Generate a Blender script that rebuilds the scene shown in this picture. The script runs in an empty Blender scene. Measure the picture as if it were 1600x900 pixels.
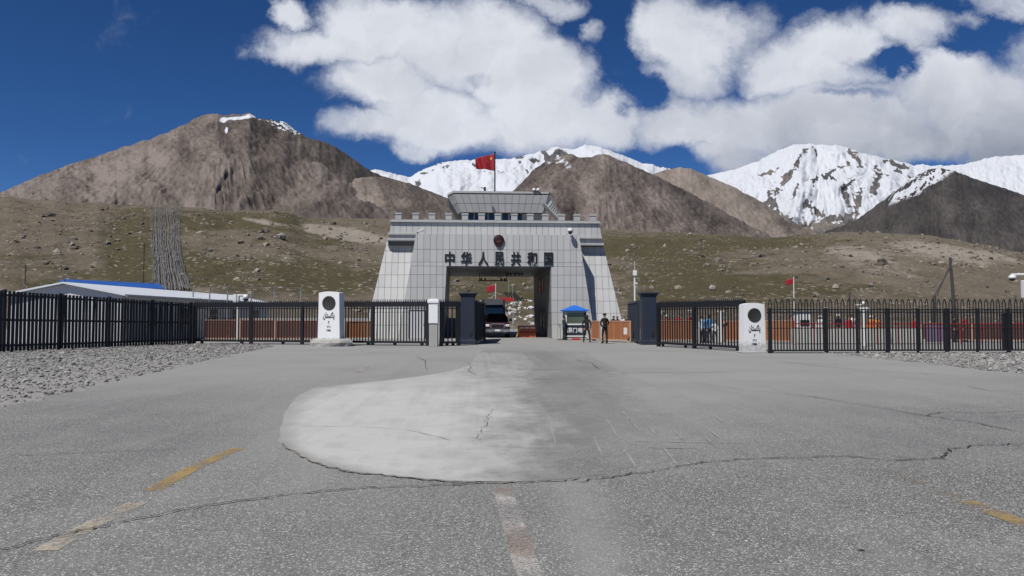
import bpy, bmesh, math, random
import numpy as np
from mathutils import Vector, Matrix, Euler
random.seed(7); rng = np.random.default_rng(7)
S = bpy.context.scene
COL = S.collection
PI = math.pi
# ------------------------------------------------------------------ camera
F, H, TH = 1150.0, 1.6, math.atan(45/1150.0)       # focal length in 1600-px units, eye height, pitch up
CT, ST = math.cos(TH), math.sin(TH)
cd = bpy.data.cameras.new('camera'); cam = bpy.data.objects.new('camera', cd); COL.objects.link(cam)
cd.sensor_width = 36; cd.lens = 36*F/1600; cd.clip_start = 0.1; cd.clip_end = 40000
cam.location = (0, 0, H); cam.rotation_euler = (PI/2+TH, 0, 0); S.camera = cam
def ae(px, py):                                    # photo pixel -> ray (x/y, z/y)
    u = (np.asarray(px, float)-800)/F; v = (450-np.asarray(py, float))/F; d = CT-v*ST
    return u/d, (ST+v*CT)/d
def at(px, py, Y):
    a, e = ae(px, py); return Vector((float(a)*Y, Y, H+float(e)*Y))
def gnd(px, py, z=0.0):
    a, e = ae(px, py); Y = (z-H)/float(e); return Vector((float(a)*Y, Y, z))
# ------------------------------------------------------------------ light
SUN_EL, SUN_AZ = math.radians(54), math.radians(217)   # from behind the camera, left
sd = Vector((math.sin(SUN_AZ)*math.cos(SUN_EL), math.cos(SUN_AZ)*math.cos(SUN_EL), math.sin(SUN_EL)))
sl = bpy.data.lights.new('sun', 'SUN'); sl.energy = 5.0; sl.angle = math.radians(0.55); sl.color = (1, .962, .90)
so = bpy.data.objects.new('sun', sl); COL.objects.link(so); so.rotation_euler = sd.to_track_quat('Z', 'Y').to_euler()
S.view_settings.view_transform = 'Standard'; S.view_settings.look = 'None'
S.view_settings.exposure = 0.12; S.view_settings.gamma = 1.0; S.view_settings.use_curve_mapping = False
# ------------------------------------------------------------------ node helpers
class NT:
    def __init__(s, tree): s.t = tree; s.n = tree.nodes; s.l = tree.links
    def new(s, typ, **kw):
        n = s.n.new(typ)
        for k, v in kw.items(): setattr(n, k, v)
        return n
    def put(s, sock, v):
        if isinstance(v, bpy.types.NodeSocket): s.l.new(v, sock)
        elif v is not None: sock.default_value = v
    def math(s, op, a, b=None, c=None, clamp=False):
        n = s.new('ShaderNodeMath', operation=op, use_clamp=clamp)
        for i, v in enumerate((a, b, c)): s.put(n.inputs[i], v)
        return n.outputs[0]
    def vmath(s, op, a, b=None, c=None):
        n = s.new('ShaderNodeVectorMath', operation=op)
        for i, v in enumerate((a, b, c)):
            if v is not None: s.put(n.inputs[i], v)
        return n.outputs['Value'] if op in ('LENGTH', 'DOT_PRODUCT') else n.outputs['Vector']
    def noise(s, vec, scale, detail=4, rough=.55, dist=0.0, out='Fac'):
        n = s.new('ShaderNodeTexNoise'); s.put(n.inputs['Vector'], vec)
        n.inputs['Scale'].default_value = scale; n.inputs['Detail'].default_value = detail
        n.inputs['Roughness'].default_value = rough; n.inputs['Distortion'].default_value = dist
        return n.outputs[out]
    def voro(s, vec, scale, out='Color', feature='F1'):
        n = s.new('ShaderNodeTexVoronoi', feature=feature); s.put(n.inputs['Vector'], vec); n.inputs['Scale'].default_value = scale
        return n.outputs[out]
    def ramp(s, v, a, b, lo=0.0, hi=1.0, smooth=True):
        n = s.new('ShaderNodeMapRange'); n.interpolation_type = 'SMOOTHSTEP' if smooth else 'LINEAR'
        s.put(n.inputs['Value'], v)
        for i, q in zip((1, 2, 3, 4), (a, b, lo, hi)): s.put(n.inputs[i], q)
        return n.outputs[0]
    def mix(s, f, a, b, blend='MIX'):
        n = s.new('ShaderNodeMix', data_type='RGBA', blend_type=blend)
        s.put(n.inputs[0], f); s.put(n.inputs[6], c4(a)); s.put(n.inputs[7], c4(b)); return n.outputs[2]
    def attr(s, name):
        n = s.new('ShaderNodeAttribute', attribute_name=name); return n.outputs['Fac']
def c4(c):
    if isinstance(c, (tuple, list)) and len(c) == 3: return (*c, 1)
    return c
def sc(c, k): return tuple(min(1, x*k) for x in c)
# ------------------------------------------------------------------ world: Nishita sky + clouds
W = bpy.data.worlds.new('World'); S.world = W; W.use_nodes = True
W.cycles.sampling_method = 'MANUAL'; W.cycles.sample_map_resolution = 512
def build_world():
    t = NT(W.node_tree); t.n.clear()
    sky = t.new('ShaderNodeTexSky', sky_type='NISHITA'); sky.sun_disc = False
    sky.sun_elevation = SUN_EL; sky.sun_rotation = SUN_AZ; sky.altitude = 4700; sky.air_density = 1.0; sky.dust_density = .15; sky.ozone_density = 2.2
    hs = t.new('ShaderNodeHueSaturation'); hs.inputs['Saturation'].default_value = 1.22; hs.inputs['Value'].default_value = .80
    t.l.new(sky.outputs[0], hs.inputs['Color'])
    bg = t.new('ShaderNodeBackground'); bg.inputs[1].default_value = .078; t.put(bg.inputs[0], t.mix(1.0, hs.outputs[0], (.77, .91, 1.13), 'MULTIPLY'))
    tc = t.new('ShaderNodeTexCoord'); sep = t.new('ShaderNodeSeparateXYZ'); t.l.new(tc.outputs['Generated'], sep.inputs[0])
    x, y, z = sep.outputs
    ys = t.math('MAXIMUM', y, .12)
    cmb = t.new('ShaderNodeCombineXYZ'); t.put(cmb.inputs[0], t.math('DIVIDE', x, ys)); t.put(cmb.inputs[1], t.math('DIVIDE', z, ys))
    p0 = cmb.outputs[0]
    w1 = t.noise(p0, 5.5, 6, .62, out='Color')
    w = t.vmath('SUBTRACT', w1, (.5, .5, .5))
    p = t.vmath('MULTIPLY_ADD', w, (.17, .12, 0), p0)
    blobs = [(445,22,42,26,1),(490,70,100,36,1),(590,45,105,62,1),(585,125,95,52,1),(735,75,150,75,1.05),(820,115,120,75,1.05),(570,200,75,32,1),
      (680,190,150,64,1.05),(850,180,140,68,1.05),(940,185,62,62,.95),(650,240,60,20,.8),(860,5,55,22,.75),(925,45,26,32,.72),(1095,45,112,78,1.05),(1075,120,80,48,.9),
      (1280,95,150,62,1),(1430,55,95,34,.92),(1190,195,240,60,1),(1050,205,90,44,1),(1340,180,210,62,1.05),(1500,160,170,85,1.05),(1590,215,110,70,1.05),(1575,12,66,28,.95),
      (1140,245,110,34,.9),(1700,120,150,120,1),(1400,225,200,40,1.05),(960,100,20,26,.5),(1245,30,30,20,.45),(1520,45,45,22,.55)]
    cov = None
    for bx, by, rx, ry, wt in blobs:
        a, e = ae(bx, by); ia, ie = F/rx, F/ry
        q = t.vmath('MULTIPLY_ADD', p, (ia, ie, 0), (-float(a)*ia, -float(e)*ie, 0))
        m = t.ramp(t.vmath('LENGTH', q), 1.5, .35, 0, wt)
        cov = m if cov is None else t.math('MAXIMUM', cov, m)
    for bx, by, rx, ry, wt in [(1385,104,60,16,.75),(985,150,32,34,.6),(1070,262,52,20,.6),(745,117,45,10,.25),(600,55,12,16,.22),(1330,150,60,8,.3),(1500,70,60,22,.4),(960,60,34,70,.5)]:
        a, e = ae(bx, by); ia, ie = F/rx, F/ry
        q = t.vmath('MULTIPLY_ADD', p, (ia, ie, 0), (-float(a)*ia, -float(e)*ie, 0))
        cov = t.math('SUBTRACT', cov, t.ramp(t.vmath('LENGTH', q), 1.5, .3, 0, wt))
    inview = t.math('MULTIPLY', t.ramp(y, .15, .5), t.math('MULTIPLY', t.ramp(z, .62, .42), t.ramp(t.math('ABSOLUTE', x), .85, .62)))
    hemi = t.new('ShaderNodeCombineXYZ'); zz = t.math('ADD', t.math('MAXIMUM', z, 0), .15)
    t.put(hemi.inputs[0], t.math('DIVIDE', x, zz)); t.put(hemi.inputs[1], t.math('DIVIDE', y, zz))
    gen = t.ramp(t.noise(hemi.outputs[0], .8, 4), .56, .80, 0, .9)
    mixf = t.new('ShaderNodeMix', data_type='FLOAT'); t.put(mixf.inputs[0], inview); t.put(mixf.inputs[2], gen); t.put(mixf.inputs[3], cov)
    cov = mixf.outputs[0]
    fb = t.noise(p, 8, 11, .60); big = t.noise(p, 3.2, 3, .5)
    dens = t.math('ADD', cov, t.math('MULTIPLY', t.math('SUBTRACT', fb, .5), 1.55))
    mask = t.ramp(dens, .16, 1.0)
    mask = t.math('MULTIPLY', mask, .97)
    # shading inside the clouds: thick bodies are greyer underneath, edges and tops whiter
    pl = t.vmath('ADD', p, (-.022, .036, 0)); rel = t.math('MULTIPLY', t.math('SUBTRACT', t.noise(p, 6.5, 5, .5), t.noise(pl, 6.5, 5, .5)), 1.25)
    ev = t.new('ShaderNodeSeparateXYZ'); t.l.new(p0, ev.inputs[0])
    right = t.ramp(ev.outputs[0], .0, .62)
    low = t.ramp(ev.outputs[1], .40, .20)
    grey = t.math('MULTIPLY', t.math('MULTIPLY', right, low), .66)
    grey = t.math('ADD', grey, t.ramp(big, .42, .70, 0, .20))
    val = t.math('ADD', t.math('SUBTRACT', .97, grey), rel)
    val = t.math('ADD', val, t.ramp(dens, .9, 1.5, 0, -.08), None, True)
    ccol = t.mix(val, (.22, .245, .31), (.68, .71, .77))
    cb = t.new('ShaderNodeBackground'); t.put(cb.inputs[0], ccol); cb.inputs[1].default_value = 1.0
    ms = t.new('ShaderNodeMixShader'); t.put(ms.inputs[0], mask); t.l.new(bg.outputs[0], ms.inputs[1]); t.l.new(cb.outputs[0], ms.inputs[2])
    out = t.new('ShaderNodeOutputWorld'); t.l.new(ms.outputs[0], out.inputs[0])
build_world()
# ------------------------------------------------------------------ materials
def mat(name, col, rough=.8, var=.12, scale=2.0, bump=0.0, bscale=30, metal=0.0, objvar=0.0, dirt=0.0, dirtcol=(.18,.16,.14), spec=.4):
    m = bpy.data.materials.new(name); m.use_nodes = True; t = NT(m.node_tree); b = t.n['Principled BSDF']
    tc = t.new('ShaderNodeTexCoord').outputs['Object']
    col = sc(col, .76)
    c = t.mix(t.noise(tc, scale, 5, .6), sc(col, 1-var), sc(col, 1+var))
    if objvar:
        r = t.new('ShaderNodeObjectInfo').outputs['Random']
        c = t.mix(1.0, c, t.mix(r, (1-objvar,)*3, (1+objvar*.6,)*3), 'MULTIPLY')
    if dirt:
        c = t.mix(t.ramp(t.noise(tc, scale*.7, 8, .7), .5, .75, 0, dirt), c, dirtcol)
    t.put(b.inputs['Base Color'], c); b.inputs['Roughness'].default_value = rough; b.inputs['Metallic'].default_value = metal
    b.inputs['Specular IOR Level'].default_value = spec
    if bump:
        bn = t.new('ShaderNodeBump'); bn.inputs['Strength'].default_value = bump; bn.inputs['Distance'].default_value = .02
        t.put(bn.inputs['Height'], t.noise(tc, bscale, 4)); t.l.new(bn.outputs[0], b.inputs['Normal'])
    return m
M = {}
M['granite'] = mat('granite', (.54,.54,.535), .55, .06, 1.2, objvar=.08, dirt=.18, dirtcol=(.34,.33,.31))
M['joint'] = mat('joint', (.15,.15,.15), .9)
M['lining'] = mat('shade_toned_granite', (.20,.20,.20), .5, .1, 1.5, objvar=.1)  # granite darkened so its colour carries the passage shade
M['trim'] = mat('trim_stone', (.42,.43,.43), .7, .1, 2, dirt=.25)
M['white'] = mat('white_paint', (.78,.78,.77), .5, .05, 1.5, dirt=.12, dirtcol=(.45,.43,.40))
M['stone_white'] = mat('painted_stone', (.86,.87,.88), .6, .05, 2.2, bump=.2, bscale=14, dirt=.35, dirtcol=(.55,.54,.52))
M['black'] = mat('black_paint', (.012,.012,.014), .42, .2, 4, spec=.5)
M['darkmetal'] = mat('dark_metal', (.02,.021,.024), .45, .2, 3, dirt=.2, dirtcol=(.06,.055,.05))
M['navy'] = mat('navy_paint', (.022,.030,.050), .5, .15, 1.2, dirt=.35, dirtcol=(.05,.055,.065))
M['glass'] = mat('dark_glass', (.012,.014,.016), .08, .1, 1, spec=.8)
M['greenglass'] = mat('green_glass', (.10,.125,.085), .15, .1, 1, spec=.8)
M['wood'] = mat('orange_board', (.34,.135,.055), .7, .14, 3, objvar=.12, dirt=.25, dirtcol=(.22,.13,.09))
M['brown'] = mat('brown_board', (.12,.042,.03), .75, .15, 3, objvar=.12, dirt=.25, dirtcol=(.22,.15,.12))
M['woodtrim'] = mat('board_trim', (.50,.30,.20), .7, .1, 3)
M['blue'] = mat('blue_roof', (.02,.15,.60), .45, .1, 2)
M['blue2'] = mat('blue_metal_roof', (.035,.13,.46), .5, .12, 1, objvar=.08)
M['steel'] = mat('grey_steel', (.35,.36,.37), .5, .1, 3, metal=.3)
M['wire'] = mat('wire_grey', (.21,.21,.22), .6, .2, 1)
M['marker'] = mat('marker_paint', (.86,.87,.88), .6, .05, 2.2, bump=.2, bscale=14, dirt=.30, dirtcol=(.50,.49,.47))
def grime(m):
    t = NT(m.node_tree); b = t.n['Principled BSDF']; l = b.inputs['Base Color'].links[0]; c = l.from_socket; tc = t.new('ShaderNodeTexCoord').outputs['Object']; sp = t.new('ShaderNodeSeparateXYZ'); t.l.new(tc, sp.inputs[0])
    f = t.math('ADD', t.ramp(sp.outputs[2], .80, .30, 0, .55), t.math('MULTIPLY', t.math('SUBTRACT', t.noise(tc, 5, 8, .75), .5), 1.1)); t.put(b.inputs['Base Color'], t.mix(t.ramp(f, .32, .62, 0, .75), c, (.30,.30,.29)))
grime(M['marker'])
M['concrete'] = mat('concrete', (.40,.39,.37), .85, .12, 2, bump=.3, dirt=.3)
M['bldwhite'] = mat('building_white', (.60,.61,.63), .6, .06, .7, dirt=.12)
M['roofwhite'] = mat('white_sheet_roof', (.72,.75,.80), .45, .05, .5)
M['red'] = mat('red_cloth', (.50,.012,.02), .75, .15, 3)
M['flagred'] = mat('flag_red', (.34,.010,.020), .7, .12, 2)
M['gold'] = mat('gold_yellow', (.75,.42,.05), .5, .1, 3)
M['emblemred'] = mat('emblem_red', (.03,.004,.007), .5, .2, 5)
M['emblemgold'] = mat('emblem_gold', (.11,.045,.03), .45, .2, 5)
M['bronze'] = mat('bronze_disc', (.035,.035,.028), .5, .25, 9, bump=.6, bscale=22)
M['maroon'] = mat('maroon_paint', (.035,.008,.012), .25, .1, 1, spec=.6)
M['chrome'] = mat('chrome', (.55,.55,.57), .2, .05, 1, metal=.9)
M['lamp'] = mat('lamp_lens', (.75,.75,.72), .15, .05, 1)
M['rubber'] = mat('rubber', (.015,.015,.015), .8, .2, 5)
M['truckgrey'] = mat('truck_grey', (.035,.04,.048), .5, .1, 1, dirt=.3, dirtcol=(.08,.075,.07))
M['barrier_orange'] = mat('barrier_orange', (.55,.12,.05), .6, .12, 2, objvar=.2)
M['yellow'] = mat('yellow_paint', (.65,.42,.06), .6, .1, 3)
M['skin'] = mat('skin', (.42,.25,.17), .55, .08, 10)
M['cloth_black'] = mat('cloth_black', (.012,.013,.017), .85, .2, 8)
M['cloth_navy'] = mat('cloth_navy', (.02,.025,.05), .85, .2, 8)
M['cloth_red'] = mat('cloth_red', (.45,.02,.03), .85, .15, 8)
M['cloth_blue'] = mat('cloth_blue', (.07,.30,.62), .85, .12, 8)
M['cloth_pale'] = mat('cloth_pale', (.42,.52,.66), .85, .12, 8)
M['cloth_white'] = mat('cloth_white', (.70,.68,.66), .85, .1, 8)
M['cloth_orange'] = mat('cloth_orange', (.65,.22,.04), .85, .12, 8)
M['cloth_purple'] = mat('cloth_purple', (.20,.15,.26), .85, .12, 8)
M['hair'] = mat('hair', (.012,.010,.009), .6, .2, 20)
M['crack'] = mat('crack_dark', (.06,.058,.055), .95, .3, 3)
M['rim'] = mat('dirt_rim', (.20,.18,.15), .95, .3, 4)
M['boulder'] = mat('boulder', (.27,.25,.225), .9, .2, 3, bump=.5, bscale=6, objvar=.3)
M['paleboulder'] = mat('pale_boulder', (.62,.61,.58), .9, .1, 3, bump=.4, bscale=6, objvar=.15)
# ------------------------------------------------------------------ mesh helpers
class MB:
    def __init__(s): s.v = []; s.f = []; s.m = []
    def add(s, vs, fs, mi=0):
        o = len(s.v); s.v += [tuple(v) for v in vs]; s.f += [tuple(i+o for i in f) for f in fs]; s.m += [mi]*len(fs); return s
    def box(s, c, d, rz=0.0, rx=0.0, ry=0.0, mi=0, bev=0.0):
        R = Euler((rx, ry, rz)).to_matrix(); c = Vector(c); hx, hy, hz = d[0]/2, d[1]/2, d[2]/2
        if bev > 0:
            b = min(bev, hx*.9, hy*.9, hz*.9); vs = []; idx = {}
            for sx in (-1, 1):
                for sy in (-1, 1):
                    for sz in (-1, 1):
                        for k in range(3):
                            v = [sx*hx, sy*hy, sz*hz]
                            for j in range(3):
                                if j != k: v[j] -= (sx, sy, sz)[j]*b
                            idx[(sx, sy, sz, k)] = len(vs); vs.append(c+R@Vector(v))
            fs = []
            for k in range(3):
                o = [j for j in range(3) if j != k]
                for sg in (-1, 1):
                    q = []
                    for a, bb in ((-1,-1),(1,-1),(1,1),(-1,1)):
                        t = [0,0,0]; t[k] = sg; t[o[0]] = a; t[o[1]] = bb; q.append(idx[(*t, k)])
                    fs.append(q if (sg > 0) == (k != 1) else q[::-1])
            for k in range(3):
                o = [j for j in range(3) if j != k]
                for a in (-1, 1):
                    for bb in (-1, 1):
                        t0 = [0,0,0]; t0[k] = -1; t0[o[0]] = a; t0[o[1]] = bb; t1 = list(t0); t1[k] = 1
                        fs.append([idx[(*t0, o[0])], idx[(*t1, o[0])], idx[(*t1, o[1])], idx[(*t0, o[1])]])
            for sx in (-1, 1):
                for sy in (-1, 1):
                    for sz in (-1, 1): fs.append([idx[(sx, sy, sz, k)] for k in range(3)])
            return s.add(vs, fs, mi)
        vs = [c+R@Vector((x, y, z)) for x in (-hx, hx) for y in (-hy, hy) for z in (-hz, hz)]
        return s.add(vs, [(0,1,3,2),(4,6,7,5),(0,4,5,1),(2,3,7,6),(0,2,6,4),(1,5,7,3)], mi)
    def span(s, x0, x1, y0, y1, z0, z1, mi=0, bev=0.0): return s.box(((x0+x1)/2,(y0+y1)/2,(z0+z1)/2), (abs(x1-x0),abs(y1-y0),abs(z1-z0)), mi=mi, bev=bev)
    def prism(s, front, back, mi=0, mfront=None):          # two matching rings
        n = len(front); o = len(s.v); s.v += [tuple(v) for v in front]+[tuple(v) for v in back]
        s.f.append(tuple(o+i for i in range(n))); s.m.append(mi if mfront is None else mfront)
        s.f.append(tuple(o+n+i for i in reversed(range(n)))); s.m.append(mi)
        for i in range(n):
            j = (i+1) % n; s.f.append((o+i, o+n+i, o+n+j, o+j)); s.m.append(mi)
        return s
    def tube(s, pts, r, n=6, mi=0, cap=True):
        pts = [Vector(p) for p in pts]; rs = r if isinstance(r, (list, tuple)) else [r]*len(pts); o = len(s.v); prev = None
        for i, p in enumerate(pts):
            d = (pts[min(i+1, len(pts)-1)]-pts[max(i-1, 0)]).normalized()
            if prev is None: u = d.cross(Vector((0, 0, 1) if abs(d.z) < .9 else (0, 1, 0))).normalized()
            else: u = (prev-d*prev.dot(d)).normalized()
            prev = u; w = d.cross(u)
            for k in range(n):
                a = 2*PI*(k+.5)/n; s.v.append(tuple(p+(u*math.cos(a)+w*math.sin(a))*rs[i]))
        for i in range(len(pts)-1):
            for k in range(n):
                k2 = (k+1) % n; s.f.append((o+i*n+k, o+i*n+k2, o+(i+1)*n+k2, o+(i+1)*n+k)); s.m.append(mi)
        if cap:
            s.f.append(tuple(o+k for k in reversed(range(n)))); s.m.append(mi)
            s.f.append(tuple(o+(len(pts)-1)*n+k for k in range(n))); s.m.append(mi)
        return s
    def lathe(s, prof, c=(0,0,0), n=20, axis='z', mi=0):
        o = len(s.v); c = Vector(c)
        for r, h in prof:
            for k in range(n):
                a = 2*PI*k/n; p = (r*math.cos(a), r*math.sin(a), h)
                if axis == 'y': p = (p[0], h, p[1])
                if axis == 'x': p = (h, p[0], p[1])
                s.v.append(tuple(c+Vector(p)))
        for i in range(len(prof)-1):
            for k in range(n):
                k2 = (k+1) % n; s.f.append((o+i*n+k, o+i*n+k2, o+(i+1)*n+k2, o+(i+1)*n+k)); s.m.append(mi)
        s.f.append(tuple(o+k for k in reversed(range(n)))); s.m.append(mi)
        s.f.append(tuple(o+(len(prof)-1)*n+k for k in range(n))); s.m.append(mi)
        return s
    def mesh(s, name, mats, smooth=False):
        me = bpy.data.meshes.new(name); me.from_pydata(s.v, [], s.f)
        for m in (mats if isinstance(mats, (list, tuple)) else [mats]): me.materials.append(M[m] if isinstance(m, str) else m)
        me.polygons.foreach_set('material_index', s.m)
        bm = bmesh.new(); bm.from_mesh(me); bmesh.ops.recalc_face_normals(bm, faces=bm.faces); bm.to_mesh(me); bm.free()
        if smooth: me.polygons.foreach_set('use_smooth', [True]*len(me.polygons))
        me.update(); return me
    def build(s, name, mats, parent=None, smooth=False, loc=None): return link(name, s.mesh(name, mats, smooth), parent, loc)
def link(name, me, parent=None, loc=None, rz=None):
    o = bpy.data.objects.new(name, me); COL.objects.link(o)
    if parent is not None: o.parent = parent
    if loc is not None: o.location = loc
    if rz is not None: o.rotation_euler = (0, 0, rz)
    return o
def tag(o, label=None, cat=None, group=None, kind=None):
    if label: o['label'] = label
    if cat: o['category'] = cat
    if group: o['group'] = group
    if kind: o['kind'] = kind
    return o
def thing(name, label, cat, loc=(0,0,0), rz=0.0, group=None):
    o = bpy.data.objects.new(name, None); COL.objects.link(o); o.location = loc; o.rotation_euler = (0, 0, rz); o.empty_display_size = .3
    return tag(o, label, cat, group)
def dup(root, loc=None, rz=None, label=None):
    def rec(o, par):
        c = o.copy(); COL.objects.link(c)
        if par is not None: c.parent = par
        for ch in o.children: rec(ch, c)
        return c
    r = rec(root, None)
    if loc is not None: r.location = loc
    if rz is not None: r.rotation_euler = (0, 0, rz)
    if label: r['label'] = label
    return r
def npmesh(name, V, Fa, mats, attrs=None, smooth=True):
    me = bpy.data.meshes.new(name); V = np.asarray(V, np.float32); Fa = np.asarray(Fa, np.int32); k = Fa.shape[1]
    me.vertices.add(len(V)); me.vertices.foreach_set('co', V.ravel()); me.loops.add(Fa.size); me.loops.foreach_set('vertex_index', Fa.ravel())
    me.polygons.add(len(Fa)); me.polygons.foreach_set('loop_start', np.arange(0, Fa.size, k, dtype=np.int32))
    me.polygons.foreach_set('use_smooth', np.full(len(Fa), smooth))
    for m in (mats if isinstance(mats, (list, tuple)) else [mats]): me.materials.append(m)
    for an, av in (attrs or {}).items():
        a = me.attributes.new(an, 'FLOAT', 'POINT'); a.data.foreach_set('value', np.asarray(av, np.float32).ravel())
    me.update(calc_edges=True); me.validate(); return me
def grid_faces(nr, nc):
    i = np.arange(nr-1)[:, None]*nc+np.arange(nc-1)[None, :]
    return np.stack([i, i+1, i+nc+1, i+nc], -1).reshape(-1, 4)
# numpy noise
_perm = rng.permutation(1024); _gx = np.cos(rng.random(1024)*2*PI); _gy = np.sin(rng.random(1024)*2*PI)
def pn(x, y):
    x = np.asarray(x, float); y = np.asarray(y, float); xi = np.floor(x).astype(int); yi = np.floor(y).astype(int); fx = x-xi; fy = y-yi
    def g(ix, iy, dx, dy):
        h = _perm[(_perm[ix & 1023]+iy) & 1023]; return _gx[h]*dx+_gy[h]*dy
    u = fx**3*(fx*(fx*6-15)+10); v = fy**3*(fy*(fy*6-15)+10)
    a = g(xi, yi, fx, fy); b = g(xi+1, yi, fx-1, fy); c = g(xi, yi+1, fx, fy-1); d = g(xi+1, yi+1, fx-1, fy-1)
    return (a+(b-a)*u+(c-a)*v+(a-b-c+d)*u*v)*1.4
def fbm(x, y, o=4, lac=2.03, gain=.5):
    r = 0; a = 1.0
    for k in range(o): r = r+a*pn(x+17.3*k, y-9.1*k); x = x*lac; y = y*lac; a *= gain
    return r
def ridged(x, y, o=4):
    r = 0; a = 1.0
    for k in range(o): r = r+a*(1-2*np.abs(pn(x+31.7*k, y+5.3*k))); x = x*2.1; y = y*2.1; a *= .5
    return r/1.9
def sstep(v, a, b):
    t = np.clip((v-a)/(b-a), 0, 1); return t*t*(3-2*t)
def interp(pts, x):
    p = np.array(pts, float); return np.interp(x, p[:, 0], p[:, 1])
# ------------------------------------------------------------------ ground, road
def ground_material():
    m = bpy.data.materials.new('gravel_ground'); m.use_nodes = True; t = NT(m.node_tree); b = t.n['Principled BSDF']; tc = t.new('ShaderNodeTexCoord').outputs['Object']
    c = t.mix(t.noise(tc, .35, 5), (.20,.195,.185), (.32,.31,.295))
    c = t.mix(t.ramp(t.voro(tc, 9, 'Distance'), .1, .6), t.mix(.5, c, (.42,.41,.39)), c)
    c = t.mix(t.ramp(t.noise(tc, 26, 3), .4, .7), c, (.12,.115,.11))
    t.put(b.inputs['Base Color'], c); b.inputs['Roughness'].default_value = .95
    bn = t.new('ShaderNodeBump'); bn.inputs['Strength'].default_value = .8; bn.inputs['Distance'].default_value = .05
    t.put(bn.inputs['Height'], t.noise(tc, 7, 6, .7)); t.l.new(bn.outputs[0], b.inputs['Normal']); return m
M['ground'] = ground_material()
tag(MB().add([(-14000,-300,-.012),(14000,-300,-.012),(14000,16000,-.012),(-14000,16000,-.012)], [(0,1,2,3)]).build('ground', 'ground'), kind='structure')
def asphalt_material():
    m = bpy.data.materials.new('worn_asphalt'); m.use_nodes = True; t = NT(m.node_tree); b = t.n['Principled BSDF']; tc = t.new('ShaderNodeTexCoord').outputs['Object']
    dust = t.attr('dust')
    chips = t.voro(tc, 100, 'Color'); cs = t.new('ShaderNodeSeparateColor'); t.l.new(chips, cs.inputs[0])
    g = t.ramp(cs.outputs[0], .05, .98, 0, 1, False)
    agg = t.mix(g, (.020,.020,.020), (.345,.342,.328))
    agg = t.mix(t.ramp(t.noise(tc, 75, 3, .6), .42, .60), agg, (.075,.075,.074))
    agg = t.mix(t.ramp(t.noise(tc, .55, 6, .65), .42, .70, 0, .30), agg, (.25,.243,.228))
    agg = t.mix(t.ramp(cs.outputs[1], .90, .95), agg, (.52,.51,.485))
    agg = t.mix(t.ramp(t.noise(tc, 14, 5, .7), .35, .72, 0, .35), agg, (.10,.10,.10))
    dn = t.math('ADD', dust, t.math('MULTIPLY', t.math('SUBTRACT', t.noise(tc, .9, 7, .65), .5), .55), None, True)
    dn = t.math('ADD', dn, t.math('MULTIPLY', t.math('SUBTRACT', t.noise(tc, 8, 4, .6), .5), .25), None, True)
    dusty = t.mix(t.noise(tc, 5, 8, .72), (.203,.203,.194), (.282,.282,.270))
    c = t.mix(t.math('MULTIPLY', dn, .88), agg, dusty)
    c = t.mix(t.ramp(t.noise(tc, .25, 4), .4, .7, 0, .25), c, (.12,.12,.12))
    t.put(b.inputs['Base Color'], c); b.inputs['Roughness'].default_value = .88
    bn = t.new('ShaderNodeBump'); bn.inputs['Distance'].default_value = .006
    t.put(bn.inputs['Strength'], t.math('SUBTRACT', .75, t.math('MULTIPLY', dn, .5))); t.put(bn.inputs['Height'], t.voro(tc, 100, 'Distance')); t.l.new(bn.outputs[0], b.inputs['Normal'])
    return m
M['asphalt'] = asphalt_material()
def pxy(x, y):                                      # ground point -> photo pixel (for laying out wear)
    a = x/np.maximum(y, .5); e = -H/np.maximum(y, .5); vz = e*CT-ST; w = CT+e*ST
    return 800+F*a/w, 450-F*vz/w
road_pts = [(-40,-7.4),(0,-7.8),(12.7,-8.9),(22,-10.4),(32,-11.8),(40,-12.9),(44,-15),(58,-15),(72,-9),(200,-9)]
def build_road():
    ys = np.concatenate([np.linspace(-40, 3, 20), np.linspace(3.3, 60, 220), np.linspace(62, 98, 14)]); q = np.linspace(0, 1, 160)
    L = interp(road_pts, ys)+fbm(ys*.9, ys*0, 4)*.28*(ys < 42); R = interp([(-40,14.4),(20,14.3),(32,14.0),(44,13.5),(60,13),(72,8),(200,8)], ys)+fbm(ys*.8, ys*0+9, 4)*.3*(ys < 42)
    X = L[:, None]+(R-L)[:, None]*q; Y = np.repeat(ys[:, None], 160, 1)
    px, py = pxy(X, Y)
    far = sstep(py, 665, 545)*.9
    band = np.exp(-((px-interp([(740,900),(900,1010),(1010,1120)][::1], py)*0-(900+.30*(py-770)))/45)**2)*(py > 745)*.55
    lane = np.exp(-((px-(1420-(900-py)*1.15))/38)**2)*(py > 735)*.16
    dark = np.exp(-((px-(1370-(900-py)*.75))/140)**2)*(py > 735)*-.12
    lft = np.exp(-(((px-470)/110)**2+((py-690)/70)**2))*.55
    K = (px-745)/np.maximum(py-497, 6); tread = fbm(K*5.5+3, Y*.03, 4)
    dkr = -.45*np.exp(-((px-1380)/230)**2-((py-775)/60)**2)-.15*np.exp(-((px-1180)/150)**2-((py-800)/60)**2)+.25*np.exp(-((px-1180)/260)**2-((py-605)/45)**2)+.40*np.exp(-((px-1010)/150)**2-((py-670)/60)**2)+.2*np.exp(-((px-1280)/160)**2-((py-660)/45)**2)
    d = np.clip(.14+far+band+lane+dark+lft+dkr+.14*fbm(X*.25, Y*.12, 4)+.16*tread, 0, 1)
    V = np.stack([X, Y, np.full_like(X, .004)], -1).reshape(-1, 3)
    return tag(link('road', npmesh('road', V, grid_faces(*X.shape), M['asphalt'], {'dust': d})), kind='structure')
road = build_road()
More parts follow.
